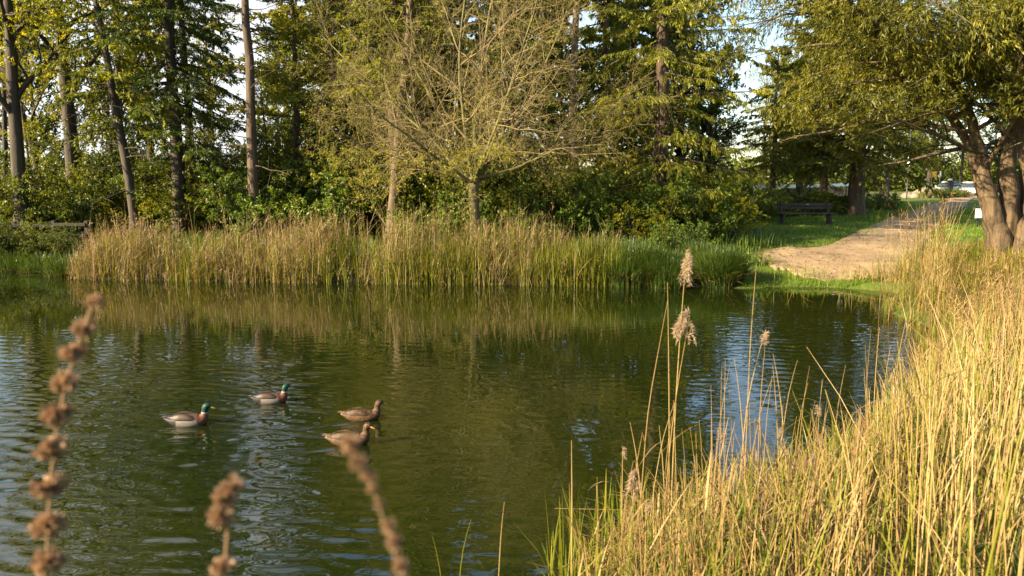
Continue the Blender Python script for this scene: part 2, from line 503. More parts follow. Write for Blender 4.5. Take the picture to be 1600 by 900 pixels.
gx = spaced((-420, -60, 30), (-60, -20, 2.0), (-20, 20, 0.3), (20, 60, 2.0), (60, 420, 30))
gy = spaced((-60, -4, 6), (-4, 1, 1), (1, 30, 0.25), (30, 60, 1.0), (60, 120, 4), (120, 600, 40))
ground, X, Y, Z = grid_object('ground', gx, gy, zg, M['ground'])
tag(ground, 'grassy ground rising gently from the pond', 'ground', kind='structure')
S_ = shore_dist(X, Y)
earth = np.where(X < 5.4, np.clip(1.3 - S_ / 1.6, 0, 1), np.clip(0.25 - S_ / 1.2, 0, 1))
forest = np.clip((Y - 23) / 3, 0, 1) * np.clip((8.5 - X) / 2, 0, 1) * np.clip((60 - Y) / 10, 0, 1)
earth = np.maximum(earth, forest * 0.75)
a_ = ground.data.attributes.new('earth', 'FLOAT', 'POINT')
a_.data.foreach_set('value', earth.ravel().astype(np.float32))

DUCKS = []   # filled here so that the wakes lie behind the ducks
for (px, py, kind) in ((296, 663, 'drake'), (424, 628, 'drake'), (567, 655, 'hen'), (547, 693, 'hen')):
    r = ray(px, py); t = -EYE[2] / r[2]
    DUCKS.append((r[0] * t, r[1] * t, kind))

def water_z(x, y):
    g = R(77)
    z = np.zeros_like(x)
    left = 1 / (1 + np.exp((x + 1.2 + 0.10 * (y - 8)) / 0.6)) * np.clip((13.5 - y) / 4.5, 0.06, 1)
    right = np.exp(-(((x - 4.6) / 2.2) ** 2 + ((y - 12) / 3.5) ** 2))
    patch = 0.5 + 0.5 * hnoise(x, y * 1.6, 1.4, 12)
    amp = 0.055 * np.clip((17.5 - y) / 5, .35, 1) + 1.15 * left * (0.30 + 0.70 * patch) + 0.5 * right
    for k in range(34):
        th = g.normal(math.pi / 2, 0.42)
        lam = g.uniform(0.10, 0.30)
        kk = 2 * math.pi / lam
        ph = g.uniform(0, 6.28)
        warp = 0.25 * hnoise(x, y, 0.9, 20 + k % 5)
        z += (0.00110 * lam / 0.3) * np.sin((x * math.cos(th) + (y + warp * 0.3) * math.sin(th)) * kk + ph)
    z = z * amp
    for (dx, dy, _k) in DUCKS:
        rx, ry = x - dx, y - dy
        r = np.hypot(rx + 0.1, ry)
        z += 0.0026 * np.cos(2 * math.pi * r / 0.17) * np.exp(-r / 0.55) * np.clip(r / 0.25, 0, 1)
        u = -(rx - 0.15)
        for sg in (-1, 1):
            q = sg * ry - 0.34 * u - 0.05
            z += 0.0085 * np.exp(-(q / 0.10) ** 2) * np.cos(2 * math.pi * q / 0.14) * np.exp(-np.maximum(u, 0) / 1.5) * (u > 0) * np.clip(u / 0.3, 0, 1)
    # slow rings that spread from the swimming ducks over the left of the pond
    for (cx, cy, lam, am) in ((-2.6, 8.2, 0.30, 0.0011), (-1.7, 7.2, 0.24, 0.0010)):
        r = np.hypot(x - cx, y - cy)
        z += am * np.cos(2 * math.pi * r / lam + 0.8 * hnoise(x, y, 0.8, 31)) * np.exp(-((r - 1.6) / 1.3) ** 2)
    return z

wx = spaced((-62, -15, 2.0), (-15, -9, 0.12), (-9, 9.2, 0.05), (9.2, 10, 0.2))
wy = spaced((2.6, 4.6, 0.2), (4.6, 11, 0.028), (11, 16, 0.05), (16, 24.6, 0.09))
water, _, _, _ = grid_object('pond_water', wx, wy, water_z, M['water'])
tag(water, 'rippled murky green pond water', 'water', kind='structure')

# path: a strip that opens into a sandy beach at the pond
def resample(poly, n):
    poly = np.asarray(poly, float)
    L = np.concatenate([[0], np.cumsum(np.linalg.norm(np.diff(poly, axis=0), axis=1))])
    t = np.linspace(0, L[-1], n)
    return np.stack([np.interp(t, L, poly[:, k]) for k in range(poly.shape[1])], 1)

Lp = [ground_at(*p)[:2] for p in ((1166, 397), (1200, 391), (1245, 388), (1292, 386), (1332, 367), (1366, 351), (1420, 331), (1468, 316), (1496, 307))]
Rp = [ground_at(*p)[:2] for p in ((1182, 408), (1215, 419), (1262, 436), (1330, 438), (1400, 434), (1440, 390), (1476, 346), (1505, 324), (1524, 309))]
Lp += [(38, 80), (20, 92)]; Rp += [(48, 72), (70, 84)]
nS, nT = 420, 34
# match stations by station number, so that both edges advance together
def spread_pts(pl, n):
    k = np.linspace(0, len(pl) - 1, n); pl = np.asarray(pl, float)
    return np.stack([np.interp(k, np.arange(len(pl)), pl[:, j]) for j in (0, 1)], 1)
Le, Re = spread_pts(Lp, nS), spread_pts(Rp, nS)
tt = np.linspace(0, 1, nT)
P2 = Le[:, None] * (1 - tt)[None, :, None] + Re[:, None] * tt[None, :, None]
edge = (np.abs(tt - 0.5) * 2) ** 6
dirn = norm(Re - Le)
wob = 0.36 * hnoise(P2[..., 0], P2[..., 1], 0.30, 5) + 0.20 * hnoise(P2[..., 0], P2[..., 1], 0.11, 6)
P2 = P2 + dirn[:, None] * (wob * edge[None])[..., None]
gp = Geo()
zz = zg(P2[..., 0], P2[..., 1]) + 0.05 + 0.012 * hnoise(P2[..., 0], P2[..., 1], .22, 7) + 0.012 * hnoise(P2[..., 0], P2[..., 1], .6, 8) - 0.075 * (edge[None] > 0.93)
i = np.arange(nT - 1)[None, :]; j = np.arange(nS - 1)[:, None] * nT
gp.add(np.concatenate([P2, zz[..., None]], -1), quads=np.stack([j + i, j + i + nT, j + i + nT + 1, j + i + 1], -1).reshape(-1, 4)[:, ::-1])
path = gp.build('sandy_path', M['path'], smooth=True)
tag(path, 'trodden sandy path running from the pond edge to the road', 'path', kind='structure')

def in_path(x, y):
    poly = np.concatenate([Le, Re[::-1]])
    ins = np.zeros(np.shape(x), bool)
    n = len(poly)
    for i in range(0, n):
        ax, ay = poly[i]; bx, by = poly[(i + 1) % n]
        if abs(by - ay) < 1e-9: continue
        c = ((ay > y) != (by > y)) & (x < (bx - ax) * (y - ay) / (by - ay) + ax)
        ins ^= c
    return ins

# ------------------------------------------------------------------ growing things
UP = np.array([0, 0, 1.0])

def wander(rng, start, d, length, P, amp=0.1, trop=(0, 0, 0)):
    """polylines that wander: (N,P,3)"""
    p = np.array(start, float); d = norm(np.array(d, float)); N = len(p)
    step = (np.broadcast_to(length, (N,)) / (P - 1))[:, None]
    out = [p]
    trop = np.asarray(trop, float)
    for _ in range(P - 1):
        d = norm(d + rng.normal(size=(N, 3)) * amp + trop)
        p = p + d * step
        out.append(p)
    return np.stack(out, 1)

def along(pts, t):
    """points and tangents of polylines (N,P,3) at t (N,M)"""
    N, P, _ = pts.shape
    f = t * (P - 1); i = np.clip(f.astype(int), 0, P - 2); w = (f - i)[..., None]
    n = np.arange(N)[:, None]
    a, b = pts[n, i], pts[n, i + 1]
    return a * (1 - w) + b * w, norm(b - a)

def spawn(rng, pts, L, rad, Mn, t=(0.2, 1.0), ang=(35, 65), ratio=(0.4, 0.6), P=4, amp=0.12, trop=(0, 0, 0), thick=0.6, fall=0.4, flat=False, rmin=0.002, tipr=0.35):
    """children of every polyline; returns pts, lengths, radii"""
    N = len(pts)
    tt = t[0] + (t[1] - t[0]) * (np.arange(Mn)[None] + rng.uniform(0, 1, (N, Mn))) / Mn
    p, T = along(pts, tt)
    r0 = along(rad[:, :, None].repeat(3, 2), tt)[0][..., 0]
    a = np.radians(rng.uniform(ang[0], ang[1], (N, Mn)))
    if flat:
        u = norm(np.cross(T, UP + 1e-4)); sg = np.where(np.arange(Mn)[None] % 2 == 0, 1, -1)[..., None]
        side = u * sg + np.array([0, 0, 1.0]) * rng.normal(0, 0.18, (N, Mn, 1))
    else:
        ref = np.where(np.abs(T[..., 2:3]) > 0.9, np.array([1.0, 0, 0]), UP)
        u = norm(np.cross(T, ref)); w = np.cross(T, u)
        az = rng.uniform(0, 2 * math.pi, (N, 1)) + np.arange(Mn)[None] * 2.4 + rng.normal(0, 0.4, (N, Mn))
        side = u * np.cos(az)[..., None] + w * np.sin(az)[..., None]
    d = T * np.cos(a)[..., None] + side * np.sin(a)[..., None]
    ln = L[:, None] * rng.uniform(ratio[0], ratio[1], (N, Mn)) * (1 - fall * tt)
    pts2 = wander(rng, p.reshape(-1, 3), d.reshape(-1, 3), ln.ravel(), P, amp, trop)
    rr = np.maximum(r0.ravel() * thick, rmin)[:, None] * np.linspace(1, tipr, P)[None]
    return pts2, ln.ravel(), rr

def clump_tint(p, rng, scale=0.9, seed=0, base=0.45, a=0.22, b=0.16):
    c = hnoise(p[:, 0] + 0.7 * p[:, 2], p[:, 1] + 0.5 * p[:, 2], scale, seed)
    return np.clip(base + a * c + b * rng.normal(size=len(p)), 0, 1)

def sprays(g, rng, pts, n, length, width, droop=0.4, spread=0.5, t=(0.15, 1.0), mat=0, base=0.45, seed=0, a=0.22):
    """needle or leaf cards along polylines"""
    N = len(pts)
    tt = rng.uniform(t[0], t[1], (N, n))
    p, T = along(pts, tt)
    p = p.reshape(-1, 3); T = T.reshape(-1, 3)
    d = T * 0.8 + rng.normal(size=p.shape) * spread + np.array([0, 0, -droop])
    l = rng.uniform(length[0], length[1], len(p)); w = l * rng.uniform(width[0], width[1], len(p))
    g.kites(p + rng.normal(size=p.shape) * 0.02, d, l, w, rng, tint=clump_tint(p, rng, 0.9, seed, base, a), mat=mat)

def trunk_line(rng, h, lean=(0, 0), P=9, wob=0.06, bend=0.0):
    t = np.linspace(0, 1, P)
    x = lean[0] * t + wob * np.cumsum(rng.normal(size=P)) * (t > 0) * 0.5 + bend * np.sin(t * math.pi)
    y = lean[1] * t + wob * np.cumsum(rng.normal(size=P)) * (t > 0) * 0.5
    return np.stack([x, y, h * t - 0.25 * (t == 0)], 1)[None]

def trunk_rad(r, P=9, tip=0.25, flare=1.45):
    t = np.linspace(0, 1, P)
    rr = r * (1 - (1 - tip) * t)
    rr[0] *= flare
    return rr[None]

def conifer(name, h, r, z0, zprof, leaf='fir', bark='bark_dark', seed=1, gap=0.42, per=4, droop=0.035, upturn=0.0, start_el=(-5, -15), cards=(16, 0.09, 0.24), width=(0.18, 0.34), spread=0.42, hang=0.35, lean=(0, 0), dead=0, base=0.45, twigs=9, skip=0.12, bend=0.0, twl=(0.24, 0.36), P=6, twig_trop=0.05):
    """straight trunk with whorls of drooping boughs; zprof(u) gives bough length at u = 0 (lowest) .. 1 (top)"""
    rng = R(seed)
    root = empty(name, (0, 0, 0))
    tl = trunk_line(rng, h, lean, 14, 0.075, bend); tr = trunk_rad(r, 14, 0.18) * (1 + rng.normal(0, .035, (1, 14)))
    gt = Geo(); gt.tubes(tl, tr, 10, tint=0.5)
    zs = np.arange(z0, h * 0.985, gap)
    zs = np.repeat(zs, per) + rng.uniform(-gap * 0.5, gap * 0.5, len(zs) * per)
    zs = zs[rng.uniform(size=len(zs)) > skip]
    zs = np.clip(zs, 0.3, h * 0.99)
    u = (zs - z0) / (h - z0); u = np.clip(u, 0, 1)
    az = np.arange(len(zs)) * 2.399 + rng.normal(0, 0.3, len(zs))
    p, _ = along(tl, ((zs + .25 * 0) / h)[None]); p = p[0]
    el = np.radians(start_el[0] + (start_el[1] - start_el[0]) * (1 - u) + rng.normal(0, 7, len(zs)) + 35 * u ** 3)
    d = np.stack([np.cos(az) * np.cos(el), np.sin(az) * np.cos(el), np.sin(el)], 1)
    L = zprof(u) * rng.uniform(0.65, 1.12, len(zs))
    b = wander(rng, p, d, L, P, 0.07, (0, 0, -droop))
    if upturn:
        k = (np.linspace(0, 1, P) ** 3)[None, :, None]
        b = b + k * np.array([0, 0, upturn]) * L[:, None, None]
    br = np.maximum(r * 0.16 * (L / max(L.max(), 1e-6)), 0.008)[:, None] * np.linspace(1, 0.25, P)[None]
    gt.tubes(b, br, 4)
    if dead:
        zd = rng.uniform(1.6, z0 + 1.0, dead); pd, _ = along(tl, (zd / h)[None]); ad = rng.uniform(0, 6.28, dead)
        dd = np.stack([np.cos(ad), np.sin(ad), rng.uniform(-0.35, 0.25, dead)], 1)
        Ld = rng.uniform(0.5, 2.0, dead)
        bd = wander(rng, pd[0], dd, Ld, 5, 0.16, (0, 0, -0.02)); rd = np.linspace(0.022, 0.006, 5)[None].repeat(dead, 0)
        gt.tubes(bd, rd, 4)
        sb, sl, sr = spawn(rng, bd, Ld, rd, 4, (0.3, 1), (30, 60), (0.3, 0.6), 4, 0.2, rmin=0.004)
        gt.tubes(sb, sr, 3)
    gt.build('trunk', M[bark], root, smooth=True)
    gc = Geo()
    tw, tl_, tr_ = spawn(rng, b, L, br, twigs, (0.12, 1.0), (35, 62), twl, 4, 0.10, (0, 0, -twig_trop), flat=True, rmin=0.004, fall=0.55)
    allp = np.concatenate([tw, b[:, -4:]]) if P >= 4 else tw
    gc.tubes(tw, tr_, 3, tint=0.02)
    sprays(gc, rng, allp, cards[0], (cards[1], cards[2]), width, hang, spread, (0.1, 1.0), 0, base, seed)
    gc.build('crown', M[leaf], root)
    return root

def broadleaf(name, h, r, fork=0.4, leaf='broad', bark='bark_dark', seed=1, limbs=9, spreadL=0.42, n=(7, 7), cards=6, size=(0.07, 0.14), lean=(0, 0), base=0.5, ang=(25, 60), trop=0.02, sep=True, ratio=(0.45, 0.65)):
    rng = R(seed)
    root = empty(name, (0, 0, 0))
    tl = trunk_line(rng, h, lean, 10, 0.09); tr = trunk_rad(r, 10, 0.15)
    gt = Geo(); gt.tubes(tl, tr, 9)
    b, L, br = spawn(rng, tl, np.array([h * spreadL / 0.55]), tr, limbs, (fork, 0.98), ang, (0.42, 0.62), 7, 0.12, (0, 0, trop), 0.55, 0.35)
    gt.tubes(b, br, 5)
    c, Lc, cr = spawn(rng, b, L, br, n[0], (0.2, 1), (25, 60), ratio, 5, 0.15, (0, 0, trop * 0.5), 0.55, 0.4, rmin=0.006)
    gt.tubes(c, cr, 4)
    gt.build('trunk', M[bark], root, smooth=True)
    gc = Geo()
    e, Le_, er = spawn(rng, c, Lc, cr, n[1], (0.15, 1), (25, 65), (0.4, 0.65), 4, 0.2, (0, 0, -0.02), 0.55, 0.4, rmin=0.004)
    gc.tubes(e, er, 3, tint=0.02)
    sprays(gc, rng, e, cards, size, (0.5, 0.75), 0.15, 0.9, (0.2, 1.0), 0, base, seed)
    gc.build('crown', M[leaf], root)
    return root

def shrub(name, h, w, leaf='shrub', bark='bark_dark', seed=1, stems=16, n=(6, 6), cards=7, size=(0.06, 0.12), base=0.45, width=(0.45, 0.7), trop=0.0, droop=0.15):
    rng = R(seed)
    root = empty(name, (0, 0, 0))
    az = rng.uniform(0, 6.28, stems); rr = np.sqrt(rng.uniform(0, 1, stems)) * w * 0.28
    p = np.stack([np.cos(az) * rr, np.sin(az) * rr, np.full(stems, -0.08)], 1)
    d = np.stack([np.cos(az) * rng.uniform(0.1, 0.95, stems) * w / h, np.sin(az) * rng.uniform(0.1, 0.95, stems) * w / h, np.ones(stems)], 1)
    L = h * rng.uniform(0.55, 1.0, stems)
    b = wander(rng, p, d, L, 6, 0.1, (0, 0, trop)); br = np.linspace(0.028, 0.008, 6)[None].repeat(stems, 0)
    gt = Geo(); gt.tubes(b, br, 4)
    c, Lc, cr = spawn(rng, b, L, br, n[0], (0.08, 1), (30, 75), (0.3, 0.5), 4, 0.15, (0, 0, 0), 0.6, 0.3, rmin=0.005)
    gt.tubes(c, cr, 3)
    gt.build('stem', M[bark], root, smooth=True)
    gc = Geo()
    e, Le_, er = spawn(rng, c, Lc, cr, n[1], (0.1, 1), (25, 70), (0.4, 0.7), 4, 0.2, (0, 0, 0), 0.6, 0.3, rmin=0.003)
    sprays(gc, rng, e, cards, size, width, droop, 0.9, (0.1, 1.0), 0, base, seed)
    gc.build('foliage', M[leaf], root)
    return root

# ------------------------------------------------------------------ the bare tree on the bank
def bare_tree():
    rng = R(42)
    b0 = on_ground(741, 22.3)
    root = empty('budding_tree', b0, 'spreading bare-branched tree with a haze of tawny twigs, forking low behind the reeds', 'tree')
    gt = Geo()
    tl = np.array([[(0, 0, -0.3), (0.0, 0, 0.5), (0.02, 0, 1.1), (-0.02, 0.0, 1.7), (0.0, 0, 2.2)]], float)
    tr = np.array([[0.20, 0.16, 0.145, 0.14, 0.15]])
    gt.tubes(tl, tr, 12)
    fork = tl[0, -1]
    # (azimuth deg, elevation deg, length, radius)
    limbs = [(175, 42, 4.9, .075), (10, 52, 5.2, .08), (100, 75, 6.4, .10), (250, 66, 5.8, .085), (300, 38, 4.6, .065), (60, 40, 4.8, .065), (130, 30, 4.4, .06),
             (220, 28, 4.5, .065), (355, 14, 4.6, .065), (190, 12, 3.9, .05), (335, 60, 5.6, .07), (160, 62, 5.8, .075), (30, 22, 4.2, .05), (275, 15, 3.6, .045), (205, 50, 5.2, .065), (85, 15, 3.6, .045)]
    A = np.radians([l[0] for l in limbs]); E = np.radians([l[1] for l in limbs]); L = np.array([l[2] for l in limbs])
    d = np.stack([np.cos(A) * np.cos(E), np.sin(A) * np.cos(E), np.sin(E)], 1)
    p = fork[None] + np.array([0, 0, -1.0]) * rng.uniform(0, 0.25, (len(limbs), 1)) + d * 0.03
    p[2] = fork; p[11] = fork
    L = L * 1.1
    b = wander(rng, p, d, L, 10, 0.085, (0, 0, 0.02))
    br = .82 * np.array([l[3] for l in limbs])[:, None] * np.linspace(1, 0.16, 10)[None]
    gt.tubes(b, br, 7)
    gt.build('trunk', M['bark_moss'], root, smooth=True)
    gb = Geo()
    c, Lc, cr = spawn(rng, b, L, br, 12, (0.16, 1), (28, 62), (0.36, 0.62), 8, 0.13, (0, 0, 0.008), 0.5, 0.45, rmin=0.006)
    gb.tubes(c, cr, 5)
    e, Le_, er = spawn(rng, c, Lc, cr, 10, (0.12, 1), (30, 70), (0.34, 0.6), 6, 0.18, (0, 0, -0.008), 0.5, 0.35, rmin=0.0034)
    gb.tubes(e, er, 3)
    f, Lf, fr = spawn(rng, e, Le_, er, 7, (0.1, 1), (30, 75), (0.34, 0.62), 5, 0.26, (0, 0, -0.015), 0.6, 0.3, rmin=0.002, tipr=0.55)
    gb.tubes(f, fr, 3)
    gb.build('branches', M['twig'], root)
    gl = Geo()
    fm = f[:, -1]; keep = rng.uniform(size=len(f)) < np.clip(.72 + .5 * hnoise(fm[:, 0] + .6 * fm[:, 2], fm[:, 1] + .4 * fm[:, 2], .5, 91), .12, 1)
    sprays(gl, rng, f[keep], 5, (0.02, 0.048), (0.35, 0.6), 0.25, 0.7, (0.3, 1.0), 0, 0.5, 4)
    # low fresh shoots round the fork
    low = f[(f[:, 0, 2] < 2.9)]
    sprays(gl, rng, low, 3, (0.04, 0.09), (0.3, 0.5), 0.4, 0.7, (0.3, 1.0), 0, 0.75, 5)
    gl.build('young_leaves', M['bud'], root)
bare_tree()

# ------------------------------------------------------------------ left of the bare tree: backlit tall trees
G_TREES = 'tall trees of the wood behind the reeds'
def prof(a, k=0.8, low=0.75):
    return lambda u: a * (low + (1 - low) * np.clip(u / 0.25, 0, 1)) * (1 - u) ** k + 0.25

P_fir = conifer('dark_fir', 14.5, 0.24, 2.9, prof(3.4, 0.7), 'fir', 'bark_dark', 11, 0.62, 6, 0.05, 0.05, (2, -16), (34, 0.08, 0.22), (0.13, 0.26), hang=0.55, dead=10, twigs=13, skip=0.1)
P_fir2 = conifer('dark_fir', 15, 0.20, 4.5, prof(2.4, 0.6, 0.55), 'fir', 'bark_dark', 12, 0.5, 5, 0.04, 0.04, (4, -14), (20, 0.10, 0.26), hang=0.5, dead=12, twigs=11, base=0.58)
P_leafy = broadleaf('leafy_tree', 15, 0.24, 0.22, 'broad', 'bark_dark', 13, 15, 0.26, (8, 7), 9, (0.07, 0.14), base=0.6)
P_leafy2 = broadleaf('leafy_tree', 13, 0.13, 0.25, 'broad', 'bark_dark', 14, 13, 0.2, (7, 7), 9, (0.06, 0.13), base=0.62, lean=(-1.0, 0.3), ang=(20, 50))
P_pine = conifer('tall_pine', 14.5, 0.185, 9.2, prof(2.5, 0.6, 0.6), 'fir', 'bark_pine', 15, 0.6, 4, 0.02, 0.06, (10, -5), (16, 0.12, 0.28), hang=0.2, dead=34, twigs=9, base=0.55)
P_light = conifer('light_pine', 14, 0.15, 4.4, prof(3.0, 0.5, 0.8), 'larch', 'bark_pine', 16, 0.8, 5, 0.0, 0.04, (8, -2), (26, 0.12, 0.26), hang=0.05, dead=8, twigs=12, base=0.6, skip=0.2)
P_lean = conifer('leaning_tree', 14, 0.15, 4.2, prof(2.4, 0.5, 0.6), 'larch', 'bark_dark', 17, 0.5, 5, 0.04, 0.0, (5, -10), (18, 0.10, 0.24), hang=0.5, dead=18, twigs=9, base=0.45, lean=(-1.9, 0.4), bend=0.25)

def T(proto, px, d, label, rz=0.0, s=1.0, sz=None, cat='tree', group=G_TREES, dz=0.0):
    p = on_ground(px, d); p[2] += dz
    return place(proto, p, rz, s, label, cat, group, sz)

T(P_leafy, 34, 25.6, 'thick dark-trunked leafy tree standing beside the rail fence', 0.4, 1.0)
T(P_leafy, 116, 28.5, 'stout straight trunk with glowing yellow-green leaves, nearest the reed bed end', 2.1, 1.1)
T(P_leafy2, 74, 31, 'slim forked leafy tree between the two stout leafy trunks', 1.2, 1.05)
T(P_leafy2, 160, 30, 'very thin straight leafy tree beside the leaning trunk', 4.0, 1.1)
T(P_lean, 207, 24.6, 'bare lower trunk leaning towards the thin leafy tree, rising from the reeds', 0.0, 1.0)
T(P_fir, 276, 26.2, 'dark fir with tiers of drooping boughs and a straight bare lower trunk', 0.5, 1.0)
T(P_fir2, 304, 31.5, 'slender fir half hidden behind the big tiered fir', 1.7, 1.0)
T(P_pine, 399, 24.8, 'tall straight pine with a long bare trunk and dead side twigs', 0.0, 1.0)
T(P_light, 462, 29.5, 'thin tree with flat layers of bright green foliage beside the bare pine', 0.3, 1.0)
T(P_leafy2, 8, 34, 'narrow leafy tree far behind the rail fence and thick leafy tree', 3.0, 1.0)
T(P_leafy2, 236, 33, 'thin leafy tree deep in the wood behind the tiered fir', 2.7, 1.15)
T(P_leafy, 335, 36, 'round-crowned leafy tree deep in the wood between fir and pine', 5.0, 0.62)

for k_, (px_, d_, s_, lb_) in enumerate(((58, 28.6, .46, 'young spring-leaved tree between the two stout leafy trunks'), (142, 29.5, .5, 'young spring-leaved tree between the second stout trunk and the thin one'), (226, 30.5, .52, 'young spring-leaved tree between the leaning trunk and the tiered fir'), (330, 29.5, .46, 'young spring-leaved tree between the tiered fir and the bare pine'), (436, 28.5, .44, 'young spring-leaved tree between the bare pine and the crooked trunk'), (520, 30, .5, 'young spring-leaved tree just past the crooked trunk'))):
    T(P_leafy2, px_, d_, lb_, k_ * 1.7, s_, cat='young tree')

def crooked():
    rng = R(61)
    b0 = on_ground(455, 28.2)
    root = empty('crooked_pine', b0, 'crooked reddish trunk bending towards the budding tree, foliage at its head', 'tree', G_TREES)
    tl = np.array([[(0, 0, -0.2), (0.25, 0, 1.2), (0.55, 0.1, 2.3), (0.75, 0.1, 3.2), (0.85, 0.1, 4.1), (1.35, 0.1, 4.7), (1.6, 0.1, 5.6), (1.5, 0.1, 6.6), (1.8, 0.1, 7.6)]], float)
    tr = np.array([[.2, .15, .14, .13, .12, .11, .09, .07, .04]])
    gt = Geo(); gt.tubes(tl, tr, 8)
    b, L, br = spawn(rng, tl, np.array([6.0]), tr, 16, (0.3, 1), (45, 85), (0.25, 0.42), 6, 0.16, (0, 0, 0.02), 0.5, 0.3)
    gt.tubes(b, br, 4); gt.build('trunk', M['bark_pine'], root, smooth=True)
    gc = Geo()
    e, Le_, er = spawn(rng, b, L, br, 9, (0.3, 1), (30, 60), (0.25, 0.45), 4, 0.15, flat=True, rmin=0.004)
    gc.tubes(e, er, 3, tint=0.05)
    sprays(gc, rng, e[e[:, 0, 2] > 4.6], 16, (0.1, 0.24), (0.2, 0.35), 0.1, 0.5, (0.1, 1), 0, 0.5, 6)
    gc.build('crown', M['larch'], root)
crooked()

# ------------------------------------------------------------------ behind and right of the bare tree
P_larch = conifer('weeping_larch', 15.5, 0.27, 1.9, prof(3.3, 0.7, 0.8), 'larch', 'bark_pine', 21, 0.40, 5, 0.05, 0.10, (5, -14), (38, 0.08, 0.21), (0.14, 0.26), 0.34, 0.75, base=0.55, twigs=13, dead=8, twig_trop=0.16)
P_larch2 = conifer('weeping_larch', 16, 0.20, 3.0, prof(3.0, 0.5, 0.8), 'larch', 'bark_pine', 22, 0.42, 5, 0.05, 0.06, (5, -12), (24, 0.12, 0.28), (0.18, 0.32), 0.36, 0.7, base=0.5, twigs=12, twig_trop=0.14)
P_back = broadleaf('wood_tree', 14, 0.26, 0.12, 'dense', 'bark_dark', 23, 22, 0.30, (10, 9), 10, (0.13, 0.26), base=0.55)
P_back2 = conifer('wood_conifer', 17, 0.26, 1.2, prof(3.4, 0.65), 'fir', 'bark_dark', 24, 0.42, 6, 0.05, 0.05, (4, -16), (20, 0.14, 0.32), hang=0.5, twigs=11, base=0.65)
P_pale = conifer('pale_trunk_tree', 16, 0.17, 8.4, prof(2.2, 0.6), 'larch', 'bark_pale', 25, 0.5, 5, 0.03, 0.0, (4, -8), (20, 0.1, 0.24), hang=0.5, dead=10, twigs=10, base=0.5)

T(P_larch, 1032, 25.6, 'broad weeping larch with yellow-green hanging sprays and a sturdy ruddy trunk', 0.2, 1.0)
T(P_larch2, 935, 30.5, 'weeping larch with dark slim trunk between pale trunk and broad larch', 2.2, 1.0)
T(P_pale, 898, 27.5, 'tree with a pale slim trunk lit by the sun above the twiggy crown', 0.0, 1.0)
def leaning_pair():
    for (px, top, r, bark, label, seed) in ((606, 1.4, .16, 'bark_pale', 'pale leaning trunk paired with a darker one behind the reeds', 71), (619, 0.2, .21, 'bark_pine', 'darker upright trunk crossed by the pale leaning one', 72)):
        t = conifer('paired_tree', 14, r, 5.2, prof(2.6, 0.6), 'larch', bark, seed, 0.5, 5, 0.03, 0.0, (6, -8), (20, 0.1, 0.25), hang=0.5, dead=12, twigs=10, base=0.45, lean=(top, 0.3))
        T(t, px, 24.5 if px < 610 else 25.3, label, 0, 1.0)
leaning_pair()
WOOD = [
    (P_back, 560, 33, 0.5, 0.9, 'dense leafy tree closing the gap behind the crooked trunk'),
    (P_back2, 520, 38, 1.0, 1.0, 'dark conifer standing deep behind the light layered tree'),
    (P_back2, 655, 34, 2.5, 1.0, 'dark conifer rising behind the pair of crossed trunks'),
    (P_back, 720, 36, 3.4, 1.0, 'dense leafy tree directly behind the budding tree trunk'),
    (P_back2, 800, 32, 4.1, 1.0, 'dark conifer behind the budding tree, beside the pale trunk'),
    (P_back, 860, 38, 5.2, 1.05, 'dense leafy tree deep behind the pale slim trunk'),
    (P_back2, 985, 42, 0.3, 1.0, 'dark conifer filling the gap behind the broad weeping larch'),
    (P_back, 1060, 42, 1.9, 0.9, 'dense leafy tree far behind the two weeping larches'),
    (P_back, 1105, 40, 2.9, 0.5, 'low dense tree behind the hedge by the bench'),
    (P_back, 60, 44, 4.4, 0.7, 'low leafy tree far behind the rail fence'),
    (P_back, 200, 46, 0.9, 0.62, 'low leafy tree far behind the leaning trunk'),
    (P_back, 450, 44, 2.0, 0.66, 'low leafy tree far behind the tall bare pine'),
    (P_back2, 600, 46, 3.3, 1.0, 'distant dark conifer at the back of the wood'),
]
for (pr, px, d, rz, s, lb) in WOOD:
    T(pr, px, d, lb, rz, s)

